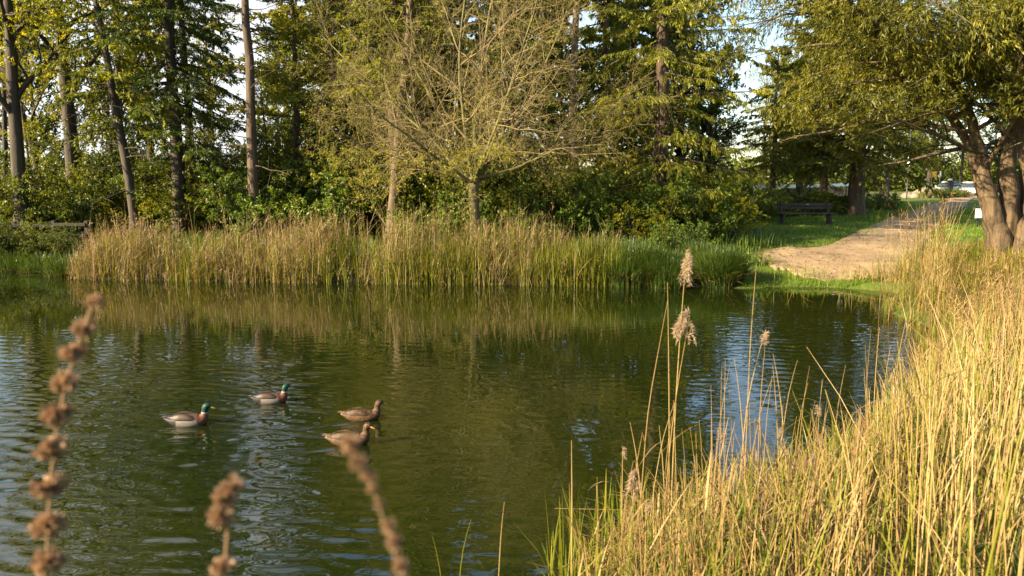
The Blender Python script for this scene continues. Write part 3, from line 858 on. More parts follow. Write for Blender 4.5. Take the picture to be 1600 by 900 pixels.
# ------------------------------------------------------------------ right side
def yew():
    rng = R(81)
    b0 = on_ground(1584, 16.4)
    root = empty('old_yew', b0, 'old many-stemmed tree with flaky brown bark and a broad dark drooping crown over the path', 'tree')
    gt = Geo()
    stems = [
        # (base xy, points..., radius)
        ([(-.10, 0, -.3), (-.16, 0, .35), (-.30, 0, .9), (-.52, .05, 1.5), (-.62, .1, 2.1), (-.9, .1, 2.9), (-1.4, .1, 3.8), (-2.0, .0, 4.6)], .22),
        ([(.05, .05, -.3), (.02, .05, .5), (-.02, .1, 1.2), (-.10, .1, 2.0), (.0, .1, 3.0), (.1, .1, 4.2), (-.1, .2, 5.0), (.0, .2, 6.0)], .23),
        ([(.30, .25, -.3), (.34, .3, .5), (.45, .3, 1.2), (.50, .3, 2.0), (.75, .4, 3.2), (1.2, .4, 4.4), (1.5, .5, 5.2), (1.7, .5, 6.0)], .22),
        ([(.52, -.15, -.3), (.60, -.15, .6), (.75, -.2, 1.3), (.85, -.2, 2.0), (.95, -.3, 3.0), (1.0, -.5, 4.2), (.9, -.8, 5.4), (.9, -1.0, 6.4)], .2),
        ([(.15, -.2, -.3), (.12, -.22, .5), (.2, -.3, 1.0), (.10, -.35, 1.7), (-.2, -.45, 2.5), (-.45, -.7, 3.4), (-.8, -1.0, 4.4), (-1.1, -1.3, 5.2)], .15),
        ([(-.02, .3, -.3), (-.1, .35, .6), (-.25, .5, 1.3), (-.5, .7, 2.2), (-.9, 1.0, 3.2), (-1.5, 1.3, 4.2), (-2.2, 1.6, 5.0), (-2.9, 1.9, 5.6)], .16),
    ]
    lines = np.array([s[0] for s in stems], float)
    # refine and gnarl
    t = np.linspace(0, 7, 22)
    fine = np.stack([np.stack([np.interp(t, np.arange(8), l[:, k]) for k in range(3)], 1) for l in lines])
    fine += rng.normal(size=fine.shape) * 0.025 * np.array([1, 1, .3])
    rad = np.array([s[1] for s in stems])[:, None] * np.interp(np.linspace(0, 1, 22), [0, .06, .14, .5, 1], [1.5, 1.15, 1.0, .62, .22])[None]
    rad = rad * (1 + rng.normal(size=rad.shape) * 0.06)
    gt.tubes(fine, rad, 12)
    limbs, L, lr = spawn(rng, fine, np.full(len(stems), 5.6), rad, 10, (0.52, 1), (35, 75), (0.45, 0.75), 8, 0.12, (0, 0, 0.0), 0.5, 0.25, rmin=0.02)
    # extra boughs that reach out over the path and the pond side
    n = 34
    az = np.radians(rng.uniform(105, 262, n)); el = np.radians(rng.uniform(12, 40, n))
    src = rng.integers(0, len(stems), n); st, _ = along(fine[src], rng.uniform(0.52, 0.98, (n, 1)))
    ex = wander(rng, st[:, 0], np.stack([np.cos(az) * np.cos(el), np.sin(az) * np.cos(el), np.sin(el)], 1), rng.uniform(3.2, 6.2, n), 8, 0.12, (0, 0, -0.045))
    limbs = np.concatenate([limbs, ex]); L = np.concatenate([L, np.full(n, 4.8)])
    lr = np.concatenate([lr, (np.linspace(0.05, 0.008, 8)[None]).repeat(n, 0)])
    gt.tubes(limbs, lr, 5)
    gt.build('trunk', M['bark_yew'], root, smooth=True)
    gc = Geo()
    c, Lc, cr = spawn(rng, limbs, L, lr, 14, (0.15, 1), (30, 65), (0.24, 0.44), 5, 0.12, (0, 0, -0.06), 0.5, 0.3, flat=True, rmin=0.006)
    e, Le_, er = spawn(rng, c, Lc, cr, 7, (0.15, 1), (30, 60), (0.3, 0.55), 4, 0.14, (0, 0, -0.20), 0.6, 0.3, rmin=0.003)
    gc.tubes(c, cr, 3, tint=0.02)
    ok = e[:, -1, 2] > 2.9 + 0.25 * hnoise(e[:, -1, 0], e[:, -1, 1], 0.5, 8)
    sprays(gc, rng, e[ok], 23, (0.05, 0.14), (0.14, 0.28), 0.55, 0.42, (0.05, 1.0), 0, 0.45, 9, 0.3)
    gc.build('crown', M['yew'], root)
yew()

P_yew = conifer('drooping_conifer', 9.8, 0.42, 2.7, prof(4.6, 0.45, 0.9), 'yew', 'bark_yew', 31, 0.45, 6, 0.06, 0.0, (8, -12), (24, 0.13, 0.30), (0.18, 0.34), 0.45, 0.6, base=0.6, twigs=13, twig_trop=0.12)
P_larch3 = conifer('airy_larch', 11, 0.24, 3.2, prof(3.4, 0.5, 0.9), 'larch', 'bark_yew', 33, 0.5, 5, 0.05, 0.03, (10, -6), (22, 0.12, 0.28), (0.18, 0.32), 0.4, 0.65, base=0.5, twigs=12, twig_trop=0.12)
P_yew2 = conifer('drooping_conifer', 10.4, 0.3, 3.2, prof(4.0, 0.5, 0.9), 'yew', 'bark_pine', 32, 0.5, 6, 0.06, 0.03, (8, -14), (22, 0.14, 0.32), (0.18, 0.34), 0.45, 0.6, base=0.62, twigs=12, twig_trop=0.12)
G_P = 'conifers behind the bench'
T(P_yew, 1337, 37, 'drooping conifer with the thickest brown trunk, past the end of the bench', 0.2, 1.0, group=G_P)
T(P_larch3, 1286, 37.5, 'airy drooping larch whose trunk stands straight behind the bench', 1.2, 0.86, group=G_P)
T(P_larch3, 1207, 40, 'small airy larch in front of the white-topped railing', 2.6, 0.72, group=G_P)
T(P_yew2, 1250, 47, 'drooping conifer with dark trunk standing behind the railing', 3.6, 0.72, group=G_P)
T(P_larch2, 1262, 52, 'tall thin-crowned larch rising above the drooping conifers', 0.9, 1.0, group=G_P)
FAR = [
    (P_leafy, 1190, 66, 0.8, 0.72, 'pale spring-green tree seen in the sky gap beyond the bench'),
    (P_back, 1385, 72, 1.4, 0.8, 'dense tree beside the lamp post across the road'),
    (P_back, 1450, 98, 3.0, 0.95, 'dense tree behind the yellow sign'),
    (P_leafy, 1500, 102, 4.0, 0.9, 'leafy tree behind the parked cars'),
    (P_back, 1560, 104, 5.0, 1.0, 'dense tree beyond the cars, framed by the old yew stems'),
    (P_back, 1640, 80, 0.6, 0.9, 'dense tree beyond the road at the edge of the view'),
    (P_back2, 1420, 112, 2.2, 1.0, 'far dark conifer beyond the lamp post'),
    (P_back, 1300, 78, 2.0, 0.8, 'dense tree far behind the drooping conifers'),
    (P_back, 1235, 84, 4.6, 0.85, 'dense tree far beyond the white-topped railing'),
    (P_leafy, 1340, 90, 5.5, 1.0, 'leafy tree far beyond the thickest conifer trunk'),
]
for (pr, px, d, rz, s, lb) in FAR:
    T(pr, px, d, lb, rz, s, group='trees beyond the path')

# ------------------------------------------------------------------ understory
S_dark = shrub('dark_shrub', 2.6, 2.6, 'dense', 'bark_dark', 41, 18, (8, 8), 17, (0.05, 0.11), 0.5)
S_green = shrub('green_shrub', 2.0, 2.4, 'shrub', 'bark_dark', 42, 18, (8, 7), 17, (0.05, 0.105), 0.55)
S_light = shrub('light_shrub', 2.3, 2.2, 'broad', 'bark_dark', 43, 14, (7, 7), 13, (0.045, 0.09), 0.55)
G_S = 'shrubs under the trees of the far bank'
SH = [
    (S_dark, 40, 27.5, 1.25, 'dark shrub behind the rail fence by the thick leafy trunk'),
    (S_dark, 105, 26.5, 1.15, 'dark rounded shrub between rail fence and reed bed'),
    (S_light, 165, 28, 1.0, 'yellow-green shrub beside the leaning trunk'),
    (S_light, 232, 27.5, 1.0, 'yellow-green shrub at the foot of the tiered fir'),
    (S_dark, 250, 30, 1.3, 'dark shrub behind the leaning trunk and the tiered fir'),
    (S_dark, 335, 27, 1.15, 'dark shrub between the tiered fir and the bare pine'),
    (S_dark, 365, 30, 1.45, 'tall dark shrub behind the bare pine'),
    (S_green, 432, 26, 1.25, 'mid-green shrub at the foot of the bare pine'),
    (S_dark, 480, 27.5, 1.4, 'tall dark shrub at the foot of the crooked trunk'),
    (S_green, 530, 26.5, 1.4, 'mid-green shrub beyond the crooked trunk'),
    (S_dark, 575, 28, 1.5, 'tall dark shrub beside the pale leaning trunk'),
    (S_dark, 662, 27.0, 1.25, 'dark shrub between crossed trunks and budding tree'),
    (S_green, 690, 25.4, 0.95, 'low green shrub close behind the budding tree trunk'),
    (S_dark, 760, 28, 1.3, 'dark shrub in the shade behind the budding tree'),
    (S_green, 790, 25, 0.95, 'low green shrub right of the budding tree trunk among reed tops'),
    (S_dark, 840, 26.5, 1.2, 'dark shrub beneath the long low bough of the budding tree'),
    (S_green, 885, 25.5, 1.25, 'glossy green shrub under the pale slim trunk'),
    (S_green, 950, 24.6, 1.3, 'big glossy green shrub at the edge of the reeds'),
    (S_dark, 1000, 26.0, 1.1, 'dark shrub at the foot of the broad weeping larch'),
    (S_light, 1020, 23.6, 0.8, 'yellow-tipped shrub in front of the broad larch trunk'),
    (S_green, 1075, 24.4, 1.0, 'green shrub between the larch trunks and the lawn'),
    (S_light, 1120, 25.2, 1.0, 'yellow-tipped shrub at the lawn corner'),
    (S_dark, 1130, 28.0, 0.9, 'dark shrub at the lawn corner behind the yellow-tipped one'),
    (S_green, 1060, 21.6, 0.62, 'low leafy shrub right behind the green sedge clump'),
    (S_dark, 1180, 33.2, 0.62, 'dark shrub at the end of the hedge, close to the bench'),
    (S_dark, 20, 22.9, 0.48, 'low bush at the water edge in front of the rail fence'),
    (S_dark, 66, 22.6, 0.42, 'low dark bush at the water edge beside the reed bed end'),
    (S_dark, -30, 22.9, 0.45, 'low dark bush at the water edge by the frame side of the fence'),
    (S_green, 1386, 42, 0.55, 'low green shrub beside the thickest conifer trunk'),
    (S_green, 1360, 45, 0.5, 'low green shrub behind the thickest conifer trunk'),
]
rs = R(5)
for k, (pr, px, d, s, lb) in enumerate(SH):
    T(pr, px, d, lb, float(rs.uniform(0, 6.28)), s, cat='shrub', group=G_S, sz=s * float(rs.uniform(0.9, 1.08)))

# hedge behind the bench
def hedge():
    rng = R(51)
    a, b = on_ground(1150, 35.5), on_ground(1325, 37.5)
    g = Geo()
    n = 9000
    t = rng.uniform(0, 1, n)
    c = a[None] * (1 - t[:, None]) + b[None] * t[:, None]
    hh = 1.0 + 0.16 * hnoise(c[:, 0], c[:, 1], 0.5, 14)
    ph = rng.uniform(0, math.pi, n); rr = rng.uniform(0.55, 1.0, n) ** 0.5
    off = np.stack([rng.normal(0, .05, n), np.cos(ph) * rr * 0.75, np.sin(ph) ** 0.6 * rr * hh], 1)
    p = c + off
    g.kites(p, rng.normal(size=(n, 3)) + np.array([0, -.2, .3]), rng.uniform(.08, .16, n), rng.uniform(.05, .09, n), rng, clump_tint(p, rng, 0.5, 15, 0.45))
    st = np.stack([np.linspace(a[0], b[0], 26), np.linspace(a[1], b[1], 26), np.full(26, min(a[2], b[2]) - .05)], 1)
    g2 = Geo(); ln = wander(rng, st, np.tile(UP, (26, 1)), 0.95, 4, .12); g2.tubes(ln, np.full((26, 4), .025), 4)
    root = empty('hedge', (0, 0, 0), 'low dark clipped hedge running behind the park bench', 'hedge')
    g.build('foliage', M['dense'], root); g2.build('stem', M['bark_dark'], root)
hedge()

def thicket():
    rng = R(171)
    g = Geo()
    for (x0, x1, d0, d1, hh, n, sz) in ((-75, 9, 62, 70, 2.6, 26000, .42), (14, 95, 106, 116, 4.2, 22000, .6), (9, 30, 74, 82, 2.2, 7000, .42)):
        x = rng.uniform(x0, x1, n); y = rng.uniform(d0, d1, n)
        top = hh * (1 + .45 * hnoise(x, y, 3.2, 71) + .25 * hnoise(x, y, 1.1, 72))
        z = zg(x, y) + top * rng.uniform(0, 1, n) ** .8
        p = np.stack([x, y, z], 1)
        g.kites(p, rng.normal(size=(n, 3)), rng.uniform(.6, 1.3, n) * sz, rng.uniform(.4, .7, n) * sz, rng, clump_tint(p, rng, 1.6, 73, .5, .25, .14))
    tag(g.build('far_thicket', M['dense']), 'far belt of low thicket seen between the trunks', 'thicket', kind='stuff')
thicket()

# ------------------------------------------------------------------ reeds
def reed_batch(g, rng, base, h, lean, leaf=3, stem_w=0.007, leaf_l=(0.3, 0.6), leaf_w=0.012, dry=0.75, mats=(0, 1), bend=0.06, plume=0.0, low_green=0.0, round_=False):
    """upright stems with narrow side leaves; mats = (dry, green)"""
    N = len(base); P = 5
    az = rng.uniform(0, 6.28, N)
    dx = np.cos(az) * lean + bend * rng.normal(size=N); dy = np.sin(az) * lean + bend * rng.normal(size=N)
    t = np.linspace(0, 1, P)[None]
    curve = t ** 1.7
    pts = np.stack([base[:, 0:1] + dx[:, None] * h[:, None] * curve, base[:, 1:2] + dy[:, None] * h[:, None] * curve, base[:, 2:3] + h[:, None] * t * (1 - 0.08 * (np.abs(dx) + np.abs(dy))[:, None] * t)], -1)
    isd = rng.uniform(size=N) < dry
    for mi, sel in ((0, isd), (1, ~isd)):
        if not sel.any(): continue
        tint = np.clip(rng.normal(0.55, 0.2, sel.sum()) + 0.15 * hnoise(base[sel, 0], base[sel, 1], 0.6, 33), 0, 1)
        w = stem_w * rng.uniform(0.7, 1.3, sel.sum())
        if round_:
            g.tubes(pts[sel], w[:, None] * np.array([0.5, .48, .42, .32, .12])[None], 3, tint=tint, mat=mats[mi])
        else:
            g.ribbons(pts[sel], w[:, None] * np.array([1, .95, .85, .65, .2])[None], rng.normal(size=(sel.sum(), 3)) * np.array([1, 1, .05]), tint=tint, mat=mats[mi])
    if leaf:
        tl = rng.uniform(0.12, 0.85, (N, leaf)); p, T_ = along(pts, tl)
        p = p.reshape(-1, 3); T_ = T_.reshape(-1, 3); n = len(p)
        a2 = rng.uniform(0, 6.28, n); side = np.stack([np.cos(a2), np.sin(a2), np.zeros(n)], 1)
        L = rng.uniform(leaf_l[0], leaf_l[1], n)
        up = rng.uniform(0.55, 1.5, n)[:, None]
        d0 = norm(T_ * up + side)
        k = np.linspace(0, 1, 4)[None, :, None]
        droop = rng.uniform(0.05, 0.6, n)[:, None, None]
        lp = p[:, None] + d0[:, None] * k * L[:, None, None] - UP * (k ** 2) * droop * L[:, None, None]
        w = leaf_w * rng.uniform(.6, 1.3, n)[:, None] * np.array([.7, 1, .7, .1])[None]
        g_sel = rng.uniform(size=n) < (1 - dry) + low_green * (1 - tl.ravel())
        tint = np.clip(rng.normal(0.5, 0.24, n), 0, 1)
        sd = np.cross(d0, UP)
        for mi, sel in ((0, ~g_sel), (1, g_sel)):
            if sel.any(): g.ribbons(lp[sel], w[sel], sd[sel], tint=tint[sel], mat=mats[mi])
    if plume > 0:
        ip = np.where(rng.uniform(size=N) < plume)[0]
        if len(ip):
            m = 9
            tp = pts[ip, -1][:, None].repeat(m, 1).reshape(-1, 3)
            dirp = norm(pts[ip, -1] - pts[ip, -2])[:, None].repeat(m, 1).reshape(-1, 3)
            k = np.tile(np.linspace(-0.10, 0.06, m), len(ip))[:, None]
            q = tp + dirp * k
            g.kites(q, dirp + rng.normal(size=q.shape) * .45 + np.array([.25, 0, -.1]), rng.uniform(.05, .11, len(q)), .012, rng, np.clip(rng.normal(.35, .2, len(q)), 0, 1), mat=mats[0])

def blades(g, rng, base, h, w, lean=0.5, tint=0.5, mat=0, P=4, arch=0.6, az=None):
    N = len(base)
    az = rng.uniform(0, 6.28, N) if az is None else az
    ln = np.abs(rng.normal(0, lean, N))
    t = np.linspace(0, 1, P)[None]
    out = (ln[:, None] * h[:, None]) * t ** 1.6
    z = h[:, None] * (t - arch * np.clip(ln, 0, 1.2)[:, None] * 0.55 * t ** 2.6)
    pts = np.stack([base[:, 0:1] + np.cos(az)[:, None] * out, base[:, 1:2] + np.sin(az)[:, None] * out, base[:, 2:3] + z], -1)
    ww = w * rng.uniform(.6, 1.3, N)[:, None] * np.array([.8, 1, .75, .08] if P == 4 else np.linspace(1, .1, P))[None]
    g.ribbons(pts, ww, np.stack([-np.sin(az), np.cos(az), np.zeros(N)], 1) + rng.normal(0, .35, (N, 3)), tint=tint, mat=mat)

def far_reeds():
    rng = R(101)
    g = Geo()
    n = 17000
    x = rng.uniform(-11.3, 3.6, n); y = rng.uniform(18.6, 22.2, n)
    s = shore_dist(x, y)
    dens = 0.38 + 0.42 * hnoise(x, y, 0.55, 41) + .35 * hnoise(x, y, .16, 46)
    keep = (s > -0.32) & (s < 1.7 + 0.4 * hnoise(x, y, 1.0, 42)) & (rng.uniform(size=n) < dens + 0.15)
    keep &= ~((x > 1.5) & (rng.uniform(size=n) < (x - 1.5) / 1.3))
    x, y, s = x[keep], y[keep], s[keep]
    z = np.maximum(zg(x, y), -0.1) - 0.03
    h = (1.10 + 0.26 * hnoise(x, y, 1.3, 43) + 0.16 * hnoise(x, y, .22, 45) + rng.normal(0, 0.24, len(x))) * np.where(s < 0.0, 0.78, .95) * np.clip(0.7 + (x + 11.3) / 4, 0.7, 1) * np.where(rng.uniform(size=len(x)) < .07, 1.25, 1.0)
    h = np.clip(h * np.where(rng.uniform(size=len(x)) < .3, rng.uniform(.45, .9, len(x)), 1), .35, 1.95)
    base = np.stack([x, y, z], 1)
    half = x < -4.6
    ll = np.abs(rng.normal(0, .10, len(x))); ll = np.where(rng.uniform(size=len(x)) < .10, rng.uniform(.3, .8, len(x)), ll)
    reed_batch(g, rng, base[half], h[half], ll[half], 3, 0.011, (.25, .55), 0.016, 0.78, bend=.05, plume=.22, low_green=.28)
    reed_batch(g, rng, base[~half], h[~half], ll[~half], 3, 0.011, (.25, .55), 0.016, 0.62, bend=.05, plume=.12, low_green=.5)
    # leaning broken stalks at the water line
    m = 1100
    xb = rng.uniform(-11, 3.2, m); yb = np.interp(xb, [-11, -8, -5, -2, 0, 3, 4], [20.2, 19.8, 19.5, 19.3, 19.1, 18.8, 18.6]) + rng.uniform(-.25, .5, m)
    hb = rng.uniform(.3, .9, m)
    reed_batch(g, rng, np.stack([xb, yb, np.full(m, -.03)], 1), hb, np.abs(rng.normal(.25, .3, m)), 2, 0.010, (.2, .45), 0.015, 0.6, bend=.15)
    # fresh green blades low in the bed
    m = 18000
    xb = rng.uniform(-11, 2.6, m); yb = np.interp(xb, [-11, -8, -5, -2, 0, 3, 4.2], [20.2, 19.8, 19.5, 19.3, 19.1, 18.8, 18.6]) + rng.uniform(-.3, 1.2, m)
    gk = rng.uniform(size=m) < np.clip(.4 + .5 * hnoise(xb, yb, .8, 44) + .07 * (xb + 4), .05, 1)
    xb, yb = xb[gk], yb[gk]
    zb = np.maximum(zg(xb, yb), -.05)
    blades(g, rng, np.stack([xb, yb, zb], 1), rng.uniform(.45, 1.15, len(xb)), .016, .28, np.clip(rng.normal(.55, .2, len(xb)), 0, 1), 1)
    o = g.build('reed_bed', [M['dry_far'], M['blade']])
    tag(o, 'long tawny reed bed along the far water edge, green at its base', 'reed bed', kind='stuff')
far_reeds()

def sedge_clump(px, d, w, h, label, seed, n=2600, rag=False):
    rng = R(seed)
    p0 = on_ground(px, d); p0[2] = max(p0[2], 0.0)
    g = Geo()
    r = np.sqrt(rng.uniform(0, 1, n)) ; a = rng.uniform(0, 6.28, n)
    b = np.stack([np.cos(a) * r * w * .42, np.sin(a) * r * w * .36, np.full(n, -.03)], 1)
    b[:, 2] = np.maximum(zg(b[:, 0] + p0[0], b[:, 1] + p0[1]) - p0[2], -.12 - 0 * r) - .02
    hh = h * rng.uniform(.65, 1.08, n) * (1 - .35 * r ** 2)
    out = a + rng.normal(0, .5, n)
    blades(g, rng, b, hh, .016, .42, np.clip(rng.normal(.45, .2, n) + .15 * (hnoise(b[:, 0], b[:, 1], .25, seed)), 0, 1), 0, 4, .75, out)
    m = n // 9
    k = rng.integers(0, n, m)
    blades(g, rng, b[k], hh[k] * .85, .012, .6, np.clip(rng.normal(.5, .2, m), 0, 1), 1, 4, .9, out[k])
    o = g.build('sedge_clump', [M['sedge'], M['dry']])
    o.location = p0
    tag(o, label, 'sedge clump', 'green sedge clumps at the end of the reed bed')
sedge_clump(985, 19.3, 2.3, 1.08, 'wide dark green sedge clump joining the end of the reed bed', 111, 5200)
sedge_clump(1128, 18.9, 1.35, .95, 'rounded bright green sedge clump standing alone by the sandy beach', 112, 4200)
sedge_clump(930, 19.6, 1.4, 1.1, 'yellowish green sedge clump mixed with the tawny reeds', 113, 2400)
sedge_clump(1055, 19.5, 1.1, .7, 'small low sedge clump between the two bigger green clumps', 114, 1500)
sedge_clump(1092, 20.6, 1.2, .85, 'sedge clump set back behind the small low clump', 115, 1500)
sedge_clump(88, 20.9, 1.0, .8, 'arching green sedge clump at the start of the tawny reed bed', 116, 900)

sedge_clump(14, 22.1, 1.3, .6, 'low sedge clump at the water edge under the rail fence', 117, 1300)
sedge_clump(52, 21.8, 1.2, .55, 'low sedge clump between the fence corner and the arching clump', 118, 1200)
sedge_clump(-28, 22.3, 1.3, .6, 'low sedge clump at the water edge where the fence leaves the view', 119, 1300)

sedge_clump(1046, 18.75, 1.25, .72, 'sedge clump leaning over the water just in front of the small low one', 120, 2200)

def right_reeds():
    rng = R(121)
    g = Geo()
    n = 60000
    x = rng.uniform(0.3, 13.5, n); y = rng.uniform(2.6, 17.4, n)
    s = shore_dist(x, y)
    px = 800 + F_PX * x / y
    keep = (s > -0.42) & (s < 3.6) & (px < 1720) & (px > 880)
    dens = np.clip(0.40 + .32 * hnoise(x, y, .5, 51), .06, 1) * np.where(s < 0, .45, 1) * np.where(s > 2.4, .45, 1)
    dens *= np.clip((px - 880) / 190, .10, 1) * np.where(y > 12, .62, np.where(y > 9, .7, 1))
    # the grassy mound before the old tree carries few reeds
    dens *= 1 - .9 * np.exp(-(((x - 10.2) / 1.3) ** 2 + ((y - 15.6) / 2.0) ** 2))
    keep &= rng.uniform(size=n) < dens
    keep &= ~((y > 14.6) & (x > 9.3))
    x, y, s = x[keep], y[keep], s[keep]
    px = 800 + F_PX * x / y
    z = np.maximum(zg(x, y), -.08) - .03
    # height grows away from the water and along the bank
    h = np.interp(px, [900, 1000, 1180, 1320, 1420, 1500, 1600, 1720], [.62, .85, 1.02, 1.12, 1.2, 1.32, 1.45, 1.5])
    h = np.where(y > 12.0, np.where(px > 1490, .5, 1.7), h)
    h = h * (1 + .16 * hnoise(x, y, .8, 52)) + rng.normal(0, .17, len(x))
    h = np.clip(h * np.where(rng.uniform(size=len(x)) < .35, rng.uniform(.4, .85, len(x)), 1), .3, 2.05)
    # the bed is lower along the water and where the bank falls to the old tree
    env = np.interp(px, [880, 950, 1000, 1080, 1180, 1300, 1400, 1450, 1500, 1550, 1600, 1720], [850, 820, 780, 735, 700, 680, 585, 525, 478, 425, 385, 360]) + 25
    top = np.maximum(2.6 - (env - 275) / F_PX * y, .1)
    capz = np.maximum((top - z) * rng.uniform(.72, 1.06, len(x)) * np.where(rng.uniform(size=len(x)) < .08, 1.25, 1), .22)
    h = np.where(y < 12.0, np.minimum(h, capz), h)
    base = np.stack([x, y, z], 1)
    lean = np.abs(rng.normal(0, .12, len(x))); lean = np.where(rng.uniform(size=len(x)) < .12, rng.uniform(.25, .7, len(x)), lean)
    near = y < 9
    reed_batch(g, rng, base[near], h[near], lean[near], 2, .0092, (.2, .5), .0085, .74, bend=.09, plume=.0, low_green=.6, round_=True)
    reed_batch(g, rng, base[~near], h[~near], lean[~near], 3, .0085, (.25, .5), .012, .86, bend=.06, plume=.25, low_green=.16)
    m = 30000
    xb = rng.uniform(.2, 12, m); yb = rng.uniform(2.6, 16.6, m); sb = shore_dist(xb, yb); pb = 800 + F_PX * xb / yb
    k = (sb > -.35) & (sb < 3.2) & (pb < 1720) & (pb > 860) & (rng.uniform(size=m) < np.clip(.5 + .5 * hnoise(xb, yb, .7, 53), .08, 1))
    xb, yb = xb[k], yb[k]
    blades(g, rng, np.stack([xb, yb, np.maximum(zg(xb, yb), -.05)], 1), rng.uniform(.25, .7, len(xb)) * np.where(yb > 8, .6, 1), .013, .32, np.clip(rng.normal(.6, .22, len(xb)), 0, 1), 1)
    # fallen litter of straw between the stems
    m = 9000
    xl = rng.uniform(.5, 12, m); yl = rng.uniform(2.6, 16, m); sl = shore_dist(xl, yl); k = (sl > -.1) & (sl < 3.2)
    xl, yl = xl[k], yl[k]; N = len(xl)
    st = np.stack([xl, yl, zg(xl, yl) + rng.uniform(.02, .35, N)], 1)
    dv = norm(rng.normal(size=(N, 3)) * np.array([1, 1, .25])); k3 = np.linspace(0, 1, 3)[None, :, None]
    g.ribbons(st[:, None] + dv[:, None] * k3 * rng.uniform(.2, .6, N)[:, None, None], np.full((N, 3), .008), np.cross(dv, UP) + rng.normal(0, .2, (N, 3)), np.clip(rng.normal(.35, .2, N), 0, 1), 0)
    o = g.build('reed_bed', [M['dry'], M['blade']])
    tag(o, 'dense golden reed bed on the near bank below the old yew', 'reed bed', kind='stuff')
right_reeds()

# ------------------------------------------------------------------ single tall reeds that stand clear of the bed
def reed(points, label=None, plume=None, seed=1, w=0.005, group=None, green=False, leaves=1, cat='reed'):
    """points: (px, py, depth) from low to tip; the stem goes on down into the ground"""
    rng = R(seed)
    P = np.array([at(*p) for p in points])
    lo = P[0] + (P[0] - P[1]) * 0.0
    gz = max(g1(lo[0], lo[1]), -0.15) - 0.05
    dirn_ = norm((P[0] - P[1])[None])[0]
    n_dn = P[0].copy(); n_dn[2] = gz
    if dirn_[2] < -0.2:
        k = (P[0][2] - gz) / -dirn_[2]
        n_dn = P[0] + dirn_ * k * 0.6; n_dn = np.array([n_dn[0], P[0][1] + (n_dn[1] - P[0][1]) * .3, gz])
    base = n_dn
    K = np.concatenate([[base], P])
    t = np.concatenate([[0], np.cumsum(np.linalg.norm(np.diff(K, axis=0), axis=1))]); tt = np.linspace(0, t[-1], 12)
    line = np.stack([np.interp(tt, t, K[:, j]) for j in range(3)], 1)
    ls = line.copy(); ls[1:-1] = (line[:-2] + 2 * line[1:-1] + line[2:]) / 4
    ls = ls - base
    root = empty('reed_stem', base, label, cat, group)
    g = Geo(); mi = 1 if green else 0
    wv = np.interp(np.linspace(0, 1, 12), [0, .7, 1], [1, .8, .3]) * w
    g.tubes(ls[None], wv[None], 5, tint=float(rng.uniform(.5, .9)), mat=mi)
    for k in (2, 4, 6, 8):   # nodes of the stalk
        g.tubes(np.stack([ls[k] - (ls[k + 1] - ls[k]) * .015, ls[k] + (ls[k + 1] - ls[k]) * .015])[None], np.full((1, 2), wv[k] * 1.35), 5, tint=.15, mat=mi)
    g.build('stem', [M['dry'], M['blade']], root, smooth=True)
    for k in range(leaves):
        gl = Geo(); j = int(rng.integers(3, 9)); a = rng.uniform(0, 6.28); s = np.array([math.cos(a), math.sin(a), 0])
        L = rng.uniform(.22, .45); kk = np.linspace(0, 1, 6)[:, None]
        lp = ls[j] + (s * .6 + UP * .8) * kk * L - UP * (kk ** 2) * L * rng.uniform(.2, .9)
        gl.ribbons(lp[None], np.array([[.6, 1, 1, .8, .5, .1]]) * w * 2.0, np.cross(s, UP)[None], tint=float(rng.uniform(.3, .7)), mat=mi)
        gl.build('leaf', [M['dry'], M['blade']], root)
    if plume:
        gp_ = Geo(); n, size, side = plume
        tip = ls[-1]; td = norm((ls[-1] - ls[-3])[None])[0]
        # drooping one-sided plume: branchlets leave the upper stem, arch over and hang
        nb = 26
        k = np.sort(rng.uniform(0, 1, nb))
        st = tip - td[None] * (size * (1.0 - 1.15 * k))[:, None]
        a = rng.normal(0, .9, nb)
        out = np.stack([side * np.cos(a), np.sin(a), np.zeros(nb)], 1)
        L = size * rng.uniform(.55, 1.0, nb) * (1 - .35 * k)
        q = np.linspace(0, 1, 7)[None, :, None]
        bl = st[:, None] + (out * .85)[:, None] * q * L[:, None, None] + UP * (0.70 * q - 1.15 * q ** 2) * L[:, None, None]
        gp_.tubes(bl, np.full((nb, 7), .0009), 3, tint=.3)
        tt_ = rng.uniform(.1, 1, (nb, n)); p, T_ = along(bl, tt_); p = p.reshape(-1, 3); T_ = T_.reshape(-1, 3)
        gp_.kites(p, T_ + rng.normal(size=p.shape) * .55, rng.uniform(.014, .034, len(p)), .0035, rng, np.clip(rng.normal(.5, .25, len(p)), 0, 1))
        gp_.build('plume', M['plume'], root)
    return root

G_PL = 'plumed reeds standing over the water'
reed([(1046, 880, 4.3), (1052, 700, 4.25), (1060, 560, 4.2), (1068, 450, 4.2), (1073, 398, 4.2)], 'tallest plumed reed, fluffy rounded head against the lone green sedge clump', (40, .115, .35), 201, .0042, G_PL)
reed([(1032, 880, 4.2), (1046, 700, 4.2), (1060, 590, 4.2), (1072, 530, 4.2), (1078, 492, 4.2)], 'plumed reed with a pale head drooping over dark water below the tallest plume', (40, .125, -1.0), 202, .0042, G_PL)
reed([(978, 895, 4.0), (986, 820, 4.0), (994, 770, 4.0), (996, 740, 4.0)], 'short plumed reed with a small drooping head low in the reed bed', (32, .09, -.8), 203, .0036, G_PL)
reed([(1168, 640, 4.5), (1172, 540, 4.5), (1178, 460, 4.5), (1182, 412, 4.5)], 'long bare stalk reaching up to the edge of the sandy beach', None, 204, .0045, leaves=0)
reed([(1160, 700, 4.4), (1168, 620, 4.4), (1182, 565, 4.4), (1194, 522, 4.4)], 'stalk with a ragged bent tip beside the long bare stalk', (10, .05, .5), 205, .004)
